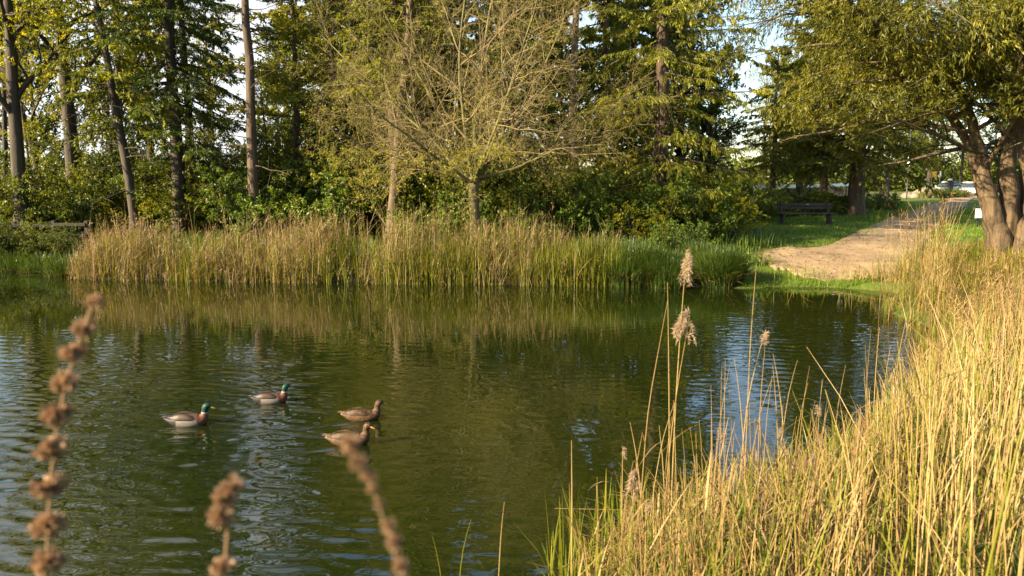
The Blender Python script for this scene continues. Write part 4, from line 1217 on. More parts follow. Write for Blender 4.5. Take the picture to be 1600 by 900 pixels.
reed([(893, 900, 4.2), (894, 800, 4.2), (893, 688, 4.2)], 'upright brown stalk alone in front of the open water', None, 206, .0052, leaves=0)
reed([(930, 900, 4.2), (934, 800, 4.2), (933, 745, 4.2)], 'short stalk next to the upright brown stalk', None, 207, .003, leaves=1)
reed([(779, 905, 3.9), (783, 830, 3.9), (788, 784, 3.9)], 'thin isolated stalk at the bottom of the open water', None, 208, .0032, leaves=0)
reed([(1000, 800, 4.4), (1012, 640, 4.4), (1034, 520, 4.4), (1043, 470, 4.4)], 'slanting stalk that leans towards the plumed heads', None, 209, .0042, leaves=1)
reed([(1046, 700, 4.5), (1045, 560, 4.5), (1043, 442, 4.5)], 'straight bare stalk just left of the tallest plume', None, 210, .0045, leaves=0)
reed([(718, 905, 3.6), (724, 850, 3.6), (736, 812, 3.6)], 'fresh green blade arching up at the bottom edge of the pond', None, 211, .0035, green=True, leaves=0, cat='grass blade')
reed([(690, 905, 3.6), (682, 860, 3.6), (676, 838, 3.6)], 'fresh green blade with a partner, leaning towards the ducks', None, 212, .003, green=True, leaves=0, cat='grass blade')
reed([(1540, 905, 2.6), (1565, 800, 2.6), (1590, 690, 2.6), (1612, 620, 2.6)], 'long dark green blade crossing the golden reeds', None, 213, .007, green=True, leaves=0, cat='grass blade')
rr_ = R(220)
for k in range(84):
    px = float(rr_.uniform(955, 1420)); d = float(np.interp(px, [955, 1150, 1420], [4.2, 4.8, 6.4]) + rr_.uniform(-.3, .7))
    top = float(np.interp(px, [955, 1080, 1180, 1300, 1420], [730, 640, 590, 610, 510]) + rr_.uniform(-60, 110))
    lx = float(rr_.normal(8, 16))
    reed([(px - lx, top + 230, d), (px - lx * .6, top + 130, d), (px - lx * .1, top + 50, d), (px + lx * .5, top, d)], 'loose dry reed stem standing above the edge of the near reed bed', (5, .05, float(rr_.choice([-.6, .6]))) if rr_.uniform() < .08 else None, 300 + k, float(rr_.uniform(.003, .0052)), 'loose reed stems along the near reed bed', leaves=int(rr_.integers(0, 3)))

# ------------------------------------------------------------------ grass
def grass():
    rng = R(131)
    g = Geo()
    n = 90000
    y = 18.4 + 34 * rng.uniform(0, 1, n) ** 1.9; x = rng.uniform(5.2, 25, n)
    px = 800 + F_PX * x / y
    s = shore_dist(x, y)
    k = (s > .03) & (px > 1090) & (px < 1560)
    x, y, s = x[k], y[k], s[k]
    ip = in_path(x + rng.normal(0, .30, len(x)), y + rng.normal(0, .22, len(x)))
    patch = hnoise(x, y, .35, 61)
    on = in_path(x, y)
    k = ~ip | (rng.uniform(size=len(x)) < np.where(patch > .55, .16, 0.012))
    # worn earth under the bench
    bx, by, _ = on_ground(1262, 31.2)
    k &= ~((((x - bx) / 1.3) ** 2 + ((y - by) / .5) ** 2 < 1) & (rng.uniform(size=len(x)) < .85))
    bx, by, _ = on_ground(1262, 31.2); x, y, s, on = x[k], y[k], s[k], on[k]
    h = np.where(s < 1.6, .085, .07) * (1 + .35 * hnoise(x, y, .6, 62)) * rng.uniform(.6, 1.4, len(x)) * (1 + .02 * (y - 18))
    w = .010 * (1 + .05 * (y - 18))
    tint = np.clip(.5 + .2 * hnoise(x, y, 1.2, 63) + .18 * rng.normal(size=len(x)), 0, 1)
    N = len(x)
    az = rng.uniform(0, 6.28, N); t = np.array([0, .55, 1])[None]
    ln = np.abs(rng.normal(0, .5, N)) * h
    pts = np.stack([x[:, None] + np.cos(az)[:, None] * ln[:, None] * t ** 1.6, y[:, None] + np.sin(az)[:, None] * ln[:, None] * t ** 1.6, zg(x, y)[:, None] + np.where(on, .045, -.005)[:, None] + h[:, None] * t], -1)
    g.ribbons(pts, w[:, None] * np.array([1, .8, .1])[None] * rng.uniform(.7, 1.3, N)[:, None], np.stack([-np.sin(az), np.cos(az), np.zeros(N)], 1), tint=tint)
    o = g.build('lawn_grass', [M['lawn'], M['dry']])
    tag(o, 'short green grass of the lawn round the bench and along the path', 'grass', kind='stuff')
    # longer rough grass on the mound before the old yew
    g = Geo(); n = 34000
    x = rng.normal(10.2, 1.7, n); y = rng.normal(15.9, 1.7, n); s = shore_dist(x, y)
    k = (s > .25) & (y < 19.5) & ~in_path(x, y); x, y = x[k], y[k]; N = len(x)
    isd = rng.uniform(size=N) < np.clip(.38 + .3 * hnoise(x, y, .6, 64), .05, .9)
    b = np.stack([x, y, zg(x, y) - .01], 1)
    for mi, sel in ((0, ~isd), (1, isd)):
        blades(g, rng, b[sel], rng.uniform(.18, .62, sel.sum()), .012, .55, np.clip(rng.normal(.6, .2, sel.sum()), 0, 1), mi)
    o = g.build('rough_grass', [M['blade'], M['dry']])
    tag(o, 'rough yellow-green grass on the mound at the foot of the old yew', 'grass', kind='stuff')
    # undergrowth on the floor of the wood
    g = Geo(); n = 26000
    y = 20.6 + 13 * rng.uniform(0, 1, n) ** 1.5; x = rng.uniform(-22, 8.2, n); s = shore_dist(x, y)
    k = (s > np.where(x < -10.6, .12, .9)) & (y > np.where(x < -10.6, 20.5, 20.4)) & ~in_path(x, y); x, y = x[k], y[k]; N = len(x)
    b = np.stack([x, y, zg(x, y) - .02], 1)
    h = rng.uniform(.15, .55, N) * (1 + .4 * hnoise(x, y, .9, 66))
    blades(g, rng, b, np.clip(h, .1, .9), .03, .6, np.clip(rng.normal(.45, .22, N), 0, 1), 0)
    o = g.build('undergrowth', [M['shrub'], M['dry']])
    tag(o, 'low leafy undergrowth covering the floor of the wood', 'undergrowth', kind='stuff')
grass()

def litter():
    rng = R(181)
    g = Geo(); n = 1100
    k = rng.integers(0, int(nS * .8), n); t = rng.beta(.7, .7, n)
    p = Le[k] * (1 - t)[:, None] + Re[k] * t[:, None] + rng.normal(0, .12, (n, 2))
    z = zg(p[:, 0], p[:, 1]) + .075
    b = np.stack([p[:, 0], p[:, 1], z], 1)
    g.kites(b, rng.normal(size=(n, 3)) * np.array([1, 1, .12]), rng.uniform(.03, .11, n), rng.uniform(.015, .05, n), rng, np.clip(rng.normal(.25, .25, n), 0, 1), nrm=np.array([[0, 0, 1.0]]) + rng.normal(0, .35, (n, 3)))
    tag(g.build('path_litter', M['husk']), 'dry leaves and twigs scattered over the sandy path', 'litter', kind='stuff')
litter()

# ------------------------------------------------------------------ withered seed-head stalks close to the camera
def seed_stalk(points, heads, label, seed, stem_w=.0016, cat='seed stalk'):
    """points (px,py,d) from low to tip; heads (px,py,d,radius in px,squash)"""
    rng = R(seed)
    P = np.array([at(*p) for p in points])
    base = P[0] + (P[0] - P[1]) * .3; base[2] = g1(base[0], base[1])
    root = empty('seed_stalk', base, label, cat, 'withered seed stalks close to the camera')
    K = np.concatenate([[base], P]) - base
    t = np.concatenate([[0], np.cumsum(np.linalg.norm(np.diff(K, axis=0), axis=1))]); tt = np.linspace(0, t[-1], 40)
    ls = np.stack([np.interp(tt, t, K[:, j]) for j in range(3)], 1)
    for _ in range(2): ls[1:-1] = (ls[:-2] + 2 * ls[1:-1] + ls[2:]) / 4
    g = Geo(); g.tubes(ls[None], np.linspace(stem_w * 1.3, stem_w * .7, 40)[None], 6, tint=.55, cap=True)
    g.build('stem', M['husk'], root, smooth=True)
    for (px, py, d, rp, sq) in heads:
        c = at(px, py, d) - base; r = rp / F_PX * d * .80
        gh = Geo(); n = 62
        # calyx cups that point outwards, each a small open cone with teeth
        u = rng.uniform(-1, 1, n); a = rng.uniform(0, 6.28, n)
        dv = np.stack([np.cos(a) * np.sqrt(1 - u * u), np.sin(a) * np.sqrt(1 - u * u), u * .75 + .12], 1); dv = norm(dv)
        r0 = r * rng.uniform(.25, .55, n); L = r * rng.uniform(.35, .62, n)
        st = c[None] + dv * r0[:, None] * np.array([1, 1, sq]); en = st + dv * L[:, None] * np.array([1, 1, sq])
        gh.tubes(np.stack([st, st * .35 + en * .65, en], 1), r * np.array([[.05, .15, .19]]) * rng.uniform(.7, 1.2, n)[:, None], 6, tint=np.clip(rng.normal(.5, .22, n), 0, 1))
        m = 170
        k = rng.integers(0, n, m)
        gh.kites(en[k] - dv[k] * L[k][:, None] * .2, dv[k] + rng.normal(size=(m, 3)) * .45, r * rng.uniform(.2, .45, m), r * .09, rng, np.clip(rng.normal(.65, .25, m), 0, 1))
        # dense core
        cs = 10; th = np.linspace(0, math.pi, 8); ph = np.arange(cs) * 2 * math.pi / cs
        rings = c + r * .48 * np.stack([np.sin(th)[:, None] * np.cos(ph)[None], np.sin(th)[:, None] * np.sin(ph)[None], sq * np.cos(th)[:, None] * np.ones(cs)[None]], -1) * (1 + .12 * rng.normal(size=(8, cs, 1)))
        gh.loft(rings, tint=.12, caps=False)
        # a few withered bracts below the whorl
        b = 9; a = rng.uniform(0, 6.28, b)
        gh.kites(np.repeat(c[None] - UP * r * .35 * sq, b, 0), np.stack([np.cos(a), np.sin(a), rng.uniform(-.8, .1, b)], 1), r * rng.uniform(.6, 1.05, b), r * .16, rng, np.clip(rng.normal(.35, .2, b), 0, 1))
        gh.build('seed_head', M['husk'], root)
    return root
D1 = .86
seed_stalk([(72, 960, D1), (74, 800, D1), (84, 690, D1), (98, 590, D1), (128, 520, D1), (150, 462, D1)],
           [(149, 472, D1, 17, 1.0), (133, 514, D1, 23, .95), (117, 550, D1, 26, .85), (102, 598, D1, 27, .85), (90, 646, D1, 30, .85), (82, 702, D1, 32, .75), (77, 760, D1, 33, .72), (76, 822, D1, 33, .78), (75, 880, D1, 35, .85)],
           'tall withered stalk with nine brown seed heads stacked along it', 401, .0022)
D2 = .80
seed_stalk([(352, 960, D2), (350, 880, D2), (348, 820, D2), (358, 775, D2), (368, 750, D2)],
           [(350, 885, D2, 26, .8), (346, 806, D2, 27, 1.15), (352, 776, D2, 26, 1.0), (364, 760, D2, 24, .9)],
           'short withered stalk whose crowded brown seed heads nod at the tip', 402, .0022)
D3 = .62
seed_stalk([(640, 960, D3), (626, 880, D3), (610, 820, D3), (592, 770, D3), (572, 730, D3), (550, 690, D3)],
           [(549, 695, D3, 21, 1.2), (560, 722, D3, 20, .9), (577, 744, D3, 17, .9), (582, 764, D3, 12, .9), (593, 788, D3, 12, .9), (608, 822, D3, 16, 1.1), (616, 846, D3, 17, 1.2), (626, 885, D3, 18, 1.4)],
           'blurred leaning stalk with small seed heads in front of the brown ducks', 403, .0016)

# ------------------------------------------------------------------ bench
def bench():
    c = on_ground(1261, 31.5)
    root = empty('park_bench', c, 'dark wooden park bench with plank back and seat standing on the lawn', 'bench', rz=math.radians(-3))
    L = 2.14
    for (y, z, h) in ((.235, .775, .125), (.225, .64, .10)):
        g = Geo(); g.box((0, y, z), (L, .04, h), bev=.008); g.build('back_board', M['wood_dark'], root)
    for y in (-.22, -.075, .07):
        g = Geo(); g.box((0, y, .435), (L + .06, .13, .045), bev=.008); g.build('seat_plank', M['wood_dark'], root)
    for sx in (-1, 1):
        x = sx * (L / 2 - .16)
        g = Geo()
        g.box((x, .16, .20), (.10, .09, .44), bev=.008)
        g.box((x, .185, .64), (.09, .045, .42), bev=.006)
        g.box((x, -.19, .20), (.10, .09, .415), bev=.008)
        g.box((x, -.02, .385), (.085, .33, .05), bev=.006)
        g.build('leg', M['wood_dark'], root)
    g = Geo(); g.box((.12, .2135, .775), (.13, .004, .05)); g.build('plaque', M['plaque'], root)
M['plaque'] = plain_mat('tarnished_plaque', (0.22, 0.2, 0.17), .5, .5)
bench()

# ------------------------------------------------------------------ rail fence by the left bank
def rail_fence():
    rng = R(141)
    root = empty('rail_fence', (0, 0, 0), 'weathered wooden post and rail fence at the pond end among the trees', 'fence')
    ends = [on_ground(px, 23.9) for px in (-230, -140, -62, 18, 80, 132)]
    for e in ends:
        g = Geo(); g.box((e[0], e[1], e[2] + .42), (.12, .12, 1.14), bev=.015); g.build('post', M['wood_fence'], root)
    for a, b in zip(ends[:-1], ends[1:]):
        for zr, hh in ((.86, .10), (.56, .11), (.24, .12)):
            d = b - a; L = np.hypot(d[0], d[1]); ang = math.atan2(d[1], d[0])
            m = (a + b) / 2
            g = Geo(); g.box((m[0], m[1] - .085, m[2] + zr + float(rng.normal(0, .012))), (L - .01, .045, hh), rotz(ang), bev=.008); g.build('rail', M['wood_fence'], root)
rail_fence()

# ------------------------------------------------------------------ ducks
def vcol_mat(name, rough=.55, mottled=None, sheen=False):
    m, nt, pb, out = new_mat(name)
    a = nt.nodes.new('ShaderNodeAttribute'); a.attribute_name = 'plumage'
    src = a.outputs['Color']
    n = tex(nt, 46 if mottled else 40, 3, .65, coord(nt, (.55, 1, 1.3)), .8)
    r = ramp(nt, [(.38, (mottled or (.8, .8, .8))), (.58, (1.45, 1.35, 1.2) if mottled else (1.05, 1.05, 1.05))], n.outputs['Fac'])
    mx = nt.nodes.new('ShaderNodeMix'); mx.data_type = 'RGBA'; mx.blend_type = 'MULTIPLY'; mx.inputs[0].default_value = 1
    nt.links.new(src, mx.inputs[6]); nt.links.new(r.outputs[0], mx.inputs[7])
    nt.links.new(mx.outputs[2], pb.inputs['Base Color'])
    pb.inputs['Roughness'].default_value = rough; pb.inputs['Specular IOR Level'].default_value = .25
    return m
M['drake'] = vcol_mat('drake_plumage', .5)
M['hen'] = vcol_mat('hen_plumage', .6, (.30, .24, .18))
M['bill_drake'] = plain_mat('yellow_bill', (.26, .17, .03), .35, var=.1)
M['bill_hen'] = plain_mat('orange_brown_bill', (.26, .12, .03), .4, var=.3, scale=40)
M['eye'] = plain_mat('dark_eye', (.008, .006, .005), .1, var=0)

def catmull(K, n):
    K = np.asarray(K, float); N = len(K)
    t = np.linspace(0, N - 1.001, n); i = t.astype(int); f = (t - i)[:, None]
    p0 = K[np.clip(i - 1, 0, N - 1)]; p1 = K[i]; p2 = K[np.clip(i + 1, 0, N - 1)]; p3 = K[np.clip(i + 2, 0, N - 1)]
    return .5 * ((2 * p1) + (-p0 + p2) * f + (2 * p0 - 5 * p1 + 4 * p2 - p3) * f ** 2 + (-p0 + 3 * p1 - 3 * p2 + p3) * f ** 3)

def duck(loc, yaw, drake, label, s=1.0, head=0.0, seed=1):
    rng = R(seed)
    name = 'duck'
    root = empty(name, (loc[0], loc[1], 0.0), label, 'duck', 'ducks swimming on the pond', rz=yaw)
    # along the body: x, z, half width, half height
    K = [(-.292, .088, .010, .005), (-.262, .080, .040, .014), (-.215, .066, .064, .034), (-.15, .048, .086, .062), (-.06, .036, .103, .084), (.03, .036, .104, .086), (.10, .044, .090, .082), (.148, .066, .066, .070),
         (.172, .104, .044, .050), (.178, .140, .034, .037), (.181, .168, .034, .036), (.190, .194, .037, .041), (.208, .212, .037, .038), (.228, .214, .030, .030), (.243, .208, .021, .021), (.252, .203, .012, .012)]
    n = 70; C_ = catmull(K, n); S = 24
    x, z, w, h = C_.T
    tx, tz = np.gradient(x), np.gradient(z); l = np.hypot(tx, tz); tx, tz = tx / l, tz / l
    ph = np.arange(S) * 2 * math.pi / S
    side = np.cos(ph); upv = np.sin(ph)
    # turn the head a little
    hd = np.clip((np.arange(n) / n - .62) / .12, 0, 1) * head
    rings = np.zeros((n, S, 3))
    rings[..., 0] = x[:, None] - tz[:, None] * upv[None] * h[:, None]
    rings[..., 1] = w[:, None] * side[None] * np.where(upv < 0, 1.0, .97)[None]
    rings[..., 2] = z[:, None] + tx[:, None] * upv[None] * h[:, None]
    px_, pz_ = .178, .14
    xr = rings[..., 0] - px_; yr = rings[..., 1].copy()
    rings[..., 0] = px_ + xr * np.cos(hd)[:, None] - yr * np.sin(hd)[:, None]
    rings[..., 1] = xr * np.sin(hd)[:, None] + yr * np.cos(hd)[:, None]
    g = Geo(); g.loft(rings, caps=True)
    body = g.build('body', M['drake' if drake else 'hen'], root, smooth=True)
    co = np.concatenate([np.stack([x[:, None].repeat(S, 1), np.broadcast_to(upv, (n, S)), np.broadcast_to((np.arange(n) / (n - 1))[:, None], (n, S)), rings[..., 2]], -1).reshape(-1, 4), [[-.29, 0, 0, .09], [.25, 0, 1, .2]]])
    X_, U_, T_, Z_ = co.T
    colr = np.zeros((len(co), 4)); colr[:, 3] = 1
    def setc(mask, c): colr[mask, :3] = c
    if drake:
        setc(np.ones(len(co), bool), (.145, .13, .115))               # pale grey flanks
        setc((U_ > .45) & (X_ < .12), (.05, .034, .025))            # brown back
        setc(X_ < -.165, (.15, .135, .12))
        setc((X_ < -.11) & (X_ > -.27) & (U_ > -.55), (.018, .018, .02))  # black rump
        setc((X_ < -.15) & (X_ > -.225) & (U_ < -.15), (.03, .03, .03))
        setc(X_ < -.268, (.33, .30, .27))                           # white tail
        setc((T_ > .41) & (T_ <= .585), (.10, .038, .020))            # chestnut breast
        setc((T_ > .590) & (T_ <= .606), (.30, .29, .27))             # collar
        setc(T_ > .61, (.003, .036, .026))                          # bottle-green head
    else:
        setc(np.ones(len(co), bool), (.07, .043, .02))
        setc((U_ > .35) & (X_ < .12), (.045, .028, .014))
        setc(X_ < -.24, (.13, .095, .06))
        setc((T_ > .41) & (T_ <= .6), (.065, .038, .019))
        setc(T_ > .6, (.07, .044, .023))
        setc((T_ > .68) & (U_ > .55), (.03, .02, .012))              # dark crown
    ca = body.data.color_attributes.new('plumage', 'FLOAT_COLOR', 'POINT')
    ca.data.foreach_set('color', colr.astype(np.float32).ravel())
    # folded wings: thin shells that lie on the back and taper to the tail
    for sy in (-1, 1):
        gw = Geo(); m = 18; t = np.linspace(0, 1, m)
        wx_ = .105 - .345 * t
        wz = .070 + .028 * np.sin(math.pi * np.clip(t * 1.15, 0, 1)) + .010 * t
        hw = .050 * np.sin(math.pi * (.10 + .90 * (1 - t)) ** .8) ** .7 * (1 - .55 * t) + .004
        cy = .073 * np.interp(t, [0, .25, .6, 1], [.92, 1.02, .9, .38])
        q = np.arange(14) * 2 * math.pi / 14
        rg = np.stack([np.broadcast_to(wx_[:, None], (m, 14)), sy * (cy[:, None] + .022 * np.cos(q)[None] * np.interp(t, [0, .2, .8, 1], [.4, 1, .7, .2])[:, None] - .02 * np.sin(q)[None] * hw[:, None] / .05), wz[:, None] + hw[:, None] * np.sin(q)[None]], -1)
        gw.loft(rg)
        wg = gw.build('wing', M['drake' if drake else 'hen'], root, smooth=True)
        nv = len(wg.data.vertices); cc = np.ones((nv, 4))
        q2 = np.concatenate([np.tile(np.sin(q), m), [0, 0]]); t2 = np.concatenate([np.repeat(t, 14), [0, 1]])
        if drake:
            cc[:, :3] = (.052, .034, .025)
            cc[(q2 < -.45) | (t2 > .72), :3] = (.022, .018, .018)
            cc[q2 > .8, :3] = (.032, .021, .016)
        else:
            cc[:, :3] = (.052, .032, .016)
            cc[(q2 < -.6) | (t2 > .9), :3] = (.08, .05, .028)
        ca = wg.data.color_attributes.new('plumage', 'FLOAT_COLOR', 'POINT'); ca.data.foreach_set('color', cc.astype(np.float32).ravel())
    def hp(v):
        v = np.array(v, float); xr = v[..., 0] - px_; yr = v[..., 1]
        return np.stack([px_ + xr * math.cos(head) - yr * math.sin(head), xr * math.sin(head) + yr * math.cos(head), v[..., 2]], -1)
    gb = Geo(); q = np.arange(12) * 2 * math.pi / 12
    BK = np.array([(.240, .206, .015, .015), (.258, .200, .0125, .011), (.280, .193, .0125, .0065), (.298, .189, .012, .004), (.306, .187, .006, .002)])
    gb.loft(hp(np.stack([np.broadcast_to(BK[:, 0:1], (5, 12)), BK[:, 2:3] * np.cos(q)[None], BK[:, 1:2] + BK[:, 3:4] * np.sin(q)[None]], -1)))
    gb.build('bill', M['bill_drake' if drake else 'bill_hen'], root, smooth=True)
    for sy in (-1, 1):
        ge = Geo(); th = np.linspace(0, math.pi, 6); ph2 = np.arange(8) * math.pi / 4
        ge.loft(hp(np.array([.219, sy * .0315, .2165]) + .0048 * np.stack([np.sin(th)[:, None] * np.cos(ph2)[None], np.sin(th)[:, None] * np.sin(ph2)[None], np.cos(th)[:, None] * np.ones(8)[None]], -1)), caps=False)
        ge.build('eye', M['eye'], root, smooth=True)
    # curled or pointed tail
    gt = Geo()
    for k in range(7):
        a = (k - 3) * .16
        gt.kites(np.array([[-.235, .004 * (k - 3), .078]]), np.array([[-math.cos(a), math.sin(a), .16]]), .085, .024, rng, nrm=np.array([[0, .02, 1.0]]))
    t_ = gt.build('tail', M['drake' if drake else 'hen'], root)
    ca = t_.data.color_attributes.new('plumage', 'FLOAT_COLOR', 'POINT')
    ca.data.foreach_set('color', np.tile(np.array([.055, .045, .04, 1] if drake else [.10, .07, .04, 1]), len(t_.data.vertices)).astype(np.float32))
    root.scale = (s, s, s)

duck(DUCKS[0], .06, True, 'drake with green head swimming last in line, nearest the tall seed stalk', .93, -.12, 1)
duck(DUCKS[1], .10, True, 'drake with green head swimming farther out, ahead of the other drake', .86, 0.3, 2)
duck(DUCKS[2], .02, False, 'mottled brown female duck swimming clear of the blurred stalk', .88, .1, 3)
duck(DUCKS[3], -.04, False, 'mottled brown female duck partly hidden by the blurred stalk', .90, -.45, 4)

# ------------------------------------------------------------------ far things by the road
M['white_paint'] = plain_mat('white_paint', (.78, .77, .74), .4, var=.05)
M['car_white'] = plain_mat('white_car_paint', (.75, .73, .70), .35, var=.02)
M['glass_dark'] = plain_mat('car_glass', (.035, .05, .065), .05, var=.1, spec=.8)
M['rubber'] = plain_mat('tyre_rubber', (.02, .02, .02), .8, var=.2)
M['rim'] = plain_mat('wheel_rim', (.45, .45, .46), .3, .8, var=.05)
M['lamp_glass'] = plain_mat('headlight_glass', (.6, .6, .58), .08, var=.05)
M['steel'] = plain_mat('grey_steel', (.22, .22, .22), .5, .4, var=.15)
M['yellow_sign'] = plain_mat('yellow_sign_paint', (.62, .33, .03), .5, var=.1)
M['stone'] = plain_mat('pale_stone', (.17, .145, .11), .85, var=.3, scale=5, bump=.5)
M['black_paint'] = plain_mat('black_paint', (.015, .015, .017), .5, var=.2)
M['road'] = plain_mat('worn_asphalt', (.10, .085, .075), .9, var=.25, scale=3, bump=.3)

def car(loc, yaw, label, red_tail=False):
    root = empty('parked_car', loc, label, 'car', 'cars parked across the road', rz=yaw)
    g = Geo()
    st = [(-2.05, .42, .80, .70), (-1.98, .30, .92, .80), (-1.4, .24, .96, .86), (-.6, .22, .93, .88), (.3, .22, .93, .88), (.95, .22, .92, .87), (1.5, .24, .80, .85), (1.9, .30, .70, .78), (2.06, .40, .58, .66)]
    q = np.arange(20) * 2 * math.pi / 20; sgn = lambda v: np.sign(v) * np.abs(v) ** .42
    rg = np.stack([np.stack([np.full(20, x), w * sgn(np.cos(q)), (a + b) / 2 + (b - a) / 2 * sgn(np.sin(q))], -1) for (x, a, b, w) in st])
    g.loft(rg); g.build('body', M['car_white'], root, smooth=True)
    g = Geo()
    st = [(-1.85, .88, .93, .70), (-1.45, .88, 1.30, .70), (-.9, .88, 1.43, .68), (0.0, .88, 1.44, .68), (.55, .88, 1.32, .69), (1.2, .86, .92, .72)]
    rg = np.stack([np.stack([np.full(20, x), w * sgn(np.cos(q)) * np.where(np.sin(q) > 0, .86, 1), (a + b) / 2 + (b - a) / 2 * sgn(np.sin(q))], -1) for (x, a, b, w) in st])
    g.loft(rg); g.build('window', M['glass_dark'], root, smooth=True)
    g = Geo()
    g.loft(np.stack([np.stack([np.full(12, x), w * np.cos(q[:12] * 20 / 12), z + .03 * np.sin(q[:12] * 20 / 12)], -1) for (x, z, w) in ((-1.38, 1.31, .5), (-.9, 1.44, .57), (0, 1.45, .57), (.42, 1.385, .52))]))
    g.build('roof', M['car_white'], root, smooth=True)
    for sx in (-1.28, 1.3):
        for sy in (-1, 1):
            a = np.arange(20) * 2 * math.pi / 20
            w = Geo()
            w.loft(np.stack([np.stack([sx + r * np.cos(a), np.full(20, sy * y), .31 + r * np.sin(a)], -1) for (y, r) in ((.70, .29), (.72, .32), (.87, .32), (.89, .29))]))
            wo = w.build('wheel', M['rubber'], root, smooth=True)
            w = Geo(); w.loft(np.stack([np.stack([sx + r * np.cos(a), np.full(20, sy * y), .31 + r * np.sin(a)], -1) for (y, r) in ((.88, .19), (.897, .18))])); w.build('rim', M['rim'], wo)
    for sy in (-1, 1):
        w = Geo(); w.box((1.96, sy * .56, .60), (.14, .30, .13), bev=.03); w.build('headlight', M['lamp_glass'], root)
        w = Geo(); w.box((.62, sy * .96, .95), (.12, .16, .11), bev=.03); w.build('mirror', M['car_white'], root)
p = on_ground(1512, 84); car(p, math.radians(-118), 'white car with a blue-grey windscreen parked beside the old yew trunks')
p = on_ground(1480, 88); car(p, math.radians(-150), 'white car behind the stone-rimmed bed, closer to the signs')

def pole(px, d, h, r, label, mat='steel', top=None, name='signpost', cat='post', lean=0):
    p = on_ground(px, d)
    root = empty(name, p, label, cat)
    g = Geo(); t = np.linspace(-.3, h, 6); g.tubes(np.stack([lean * t, 0 * t, t], 1)[None], np.full((1, 6), r), 8, cap=True)
    g.build('post', M[mat], root, smooth=True)
    if top: top(root, h)
    return root
def yellow_plate(root, h):
    for (x, z, s, a) in ((-.16, h - .30, .42, .5), (.18, h - .22, .46, -.35)):
        g = Geo(); g.box((x, -.06, z), (s, .02, .52), rotz(a), bev=.004); g.build('sign_plate', M['yellow_sign'], root)
def grey_plate(root, h):
    g = Geo(); g.box((0, -.05, h - .16), (.30, .02, .36), bev=.004); g.build('sign_plate', M['steel'], root)
def white_plate(root, h):
    g = Geo(); g.box((0, -.06, h - .3), (.16, .03, .62), bev=.006); g.build('sign_plate', M['white_paint'], root)
def lamp_head(root, h):
    g = Geo(); g.tubes(np.array([[(0, 0, h - .05), (0, -.4, h + .18), (0, -1.0, h + .22)]]), np.array([[.045, .04, .04]]), 8); g.build('arm', M['steel'], root, smooth=True)
    g = Geo(); g.box((0, -1.2, h + .21), (.2, .55, .12), bev=.03); g.build('lamp_shade', M['steel'], root)
    g = Geo(); g.tubes(np.array([[(0, 0, 2.6), (0, 0, 3.4)]]), np.full((1, 2), .088), 10, cap=True); g.build('collar', M['white_paint'], root, smooth=True)
pole(1417, 62, 8.2, .06, 'tall street lamp with a pale collar at the far end of the lawn', 'black_paint', lamp_head, 'street_lamp', 'street lamp')
pole(1454, 76, 2.35, .04, 'post carrying two yellow plates across the road', 'steel', yellow_plate, 'road_sign', 'sign')
pole(1446, 76.5, 1.7, .04, 'plain post with a small grey plate beside the yellow sign', 'steel', grey_plate, 'road_sign', 'sign')
pole(1467, 92, 2.7, .05, 'post with a narrow white plate between yellow sign and dark pillar', 'steel', white_plate, 'road_sign', 'sign')
pole(1488, 86, 3.2, .06, 'bare brown pole standing right beside the dark pillar', 'wood_fence', None, 'utility_pole', 'pole')

def pillar():
    p = on_ground(1483, 86.6)
    root = empty('pillar_sign', p, 'black pillar with a white domed top beside the bare brown pole', 'pillar')
    g = Geo(); g.box((0, 0, .72), (.42, .3, 1.7), bev=.04); g.build('post', M['black_paint'], root)
    g = Geo(); a = np.arange(16) * 2 * math.pi / 16
    g.loft(np.stack([np.stack([.27 * r * np.cos(a), .2 * r * np.sin(a), np.full(16, z)], -1) for (r, z) in ((1, 1.575), (1, 1.63), (.8, 1.72), (.4, 1.78), (.1, 1.79))])); g.build('cap', M['white_paint'], root, smooth=True)
pillar()

def notice():
    p = on_ground(1531, 29.0)
    root = empty('notice_board', p, 'small white board on a short dark post beside the old yew trunk', 'sign')
    g = Geo(); g.box((0, 0, .24), (.06, .05, .8), bev=.006); g.build('post', M['black_paint'], root)
    g = Geo(); g.box((0, -.045, .52), (.27, .03, .34), rotz(.12), bev=.008); g.build('sign_plate', M['white_paint'], root)
    g = Geo(); g.box((0, -.05, .328), (.28, .04, .03), rotz(.12), bev=.004); g.build('ledge', M['black_paint'], root)
notice()

def planted_bed():
    rng = R(151)
    c = on_ground(1452, 70)
    root = empty('planted_bed', c, 'low bed rimmed with rounded pale stones where the path meets the road', 'flower bed')
    n = 15
    for k in range(n):
        a = k * 2 * math.pi / n
        r = rng.uniform(.30, .46); cx, cy = 2.0 * math.cos(a), 1.5 * math.sin(a)
        th = np.linspace(0, math.pi, 8); ph = np.arange(12) * 2 * math.pi / 12
        g = Geo()
        g.loft(np.array([cx, cy, .12]) + np.stack([np.sin(th)[:, None] * np.cos(ph)[None] * r * 1.15, np.sin(th)[:, None] * np.sin(ph)[None] * r, np.cos(th)[:, None] * np.ones(12)[None] * r * .8], -1) * (1 + .07 * rng.normal(size=(8, 12, 1))), caps=False)
        g.build('rim_stone', M['stone'], root, smooth=True)
    g = Geo(); rr = np.linspace(1, 0, 8); ph = np.arange(24) * 2 * math.pi / 24
    g.loft(np.stack([np.stack([1.85 * r * np.cos(ph), 1.35 * r * np.sin(ph), np.full(24, .95 * (1 - r ** 2) ** .8)], -1) for r in rr]), caps=False)
    g.build('mound', M['stone'], root, smooth=True)
planted_bed()
bc = on_ground(1452, 70)
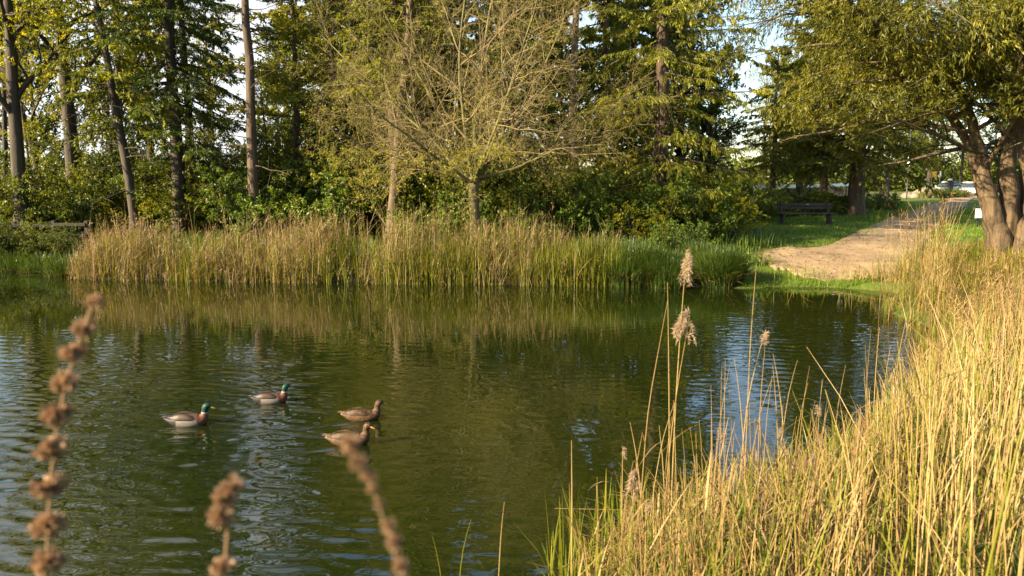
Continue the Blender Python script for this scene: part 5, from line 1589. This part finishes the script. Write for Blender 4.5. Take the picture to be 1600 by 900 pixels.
for k, (dx, dy, s, pr, lb) in enumerate(((-1.3, -1.7, .36, S_light, 'small yellowish bush at the lamp side of the stone-rimmed bed'), (-.2, -1.9, .42, S_dark, 'small dark bush in front of the stone-rimmed bed'), (1.2, -1.8, .40, S_green, 'small green bush at the road side of the stone-rimmed bed'), (2.6, -.5, .42, S_dark, 'small dark bush between the stone-rimmed bed and the road'), (3.6, 8.0, .45, S_light, 'small yellow bush in front of the white cars'))):
    x, y = bc[0] + dx, bc[1] + dy
    place(pr, (x, y, g1(x, y)), k * 1.3, s, lb, 'bush', 'bushes round the stone-rimmed bed')

def railing():
    rng = R(161)
    a, b = on_ground(1172, 45), on_ground(1338, 58)
    root = empty('railing', (0, 0, 0), 'long dark railing with a white top board behind the conifers', 'railing')
    d = b - a; L = float(np.hypot(d[0], d[1])); ang = math.atan2(d[1], d[0]); m = (a + b) / 2
    slope = math.atan2(d[2], L)
    n = 9
    for k in range(n):
        p = a + d * k / (n - 1)
        g = Geo(); g.box((p[0], p[1], p[2] + .5), (.10, .10, 1.15), rotz(ang), bev=.01); g.build('post', M['wood_fence'], root)
    for k in range(n - 1):
        p0, p1 = a + d * k / (n - 1), a + d * (k + 1) / (n - 1); mm = (p0 + p1) / 2
        g = Geo(); g.box((mm[0], mm[1], mm[2] + 1.19), (L / (n - 1) - .004, .16, .20), rotz(ang), bev=.01); g.build('top_board', M['white_paint'], root)
        g = Geo()
        for j in range(12):
            q = p0 + (p1 - p0) * (j + .5) / 12
            g.box((q[0], q[1] + .06, q[2] + .52), (.09, .025, .98), rotz(ang))
        g.build('slat_panel', M['wood_fence'], root)
railing()

def road():
    g = Geo()
    xs = np.linspace(14, 120, 60)
    rows = []
    for x in xs:
        yc = 92 - (x - 50) * .28
        ys = np.linspace(yc - 3.4, yc + 3.4, 6)
        rows.append(np.stack([np.full(6, x), ys, zg(np.full(6, x), ys) + .016], 1))
    V = np.array(rows)
    i = np.arange(5)[None]; j = np.arange(59)[:, None] * 6
    g.add(V, quads=np.stack([j + i, j + i + 6, j + i + 7, j + i + 1], -1).reshape(-1, 4))
    tag(g.build('road', M['road'], smooth=True), 'narrow asphalt road crossing behind the lawn', 'road', kind='structure')
road()
for o in list(bpy.data.objects):
    if '_used' in o: del o['_used']
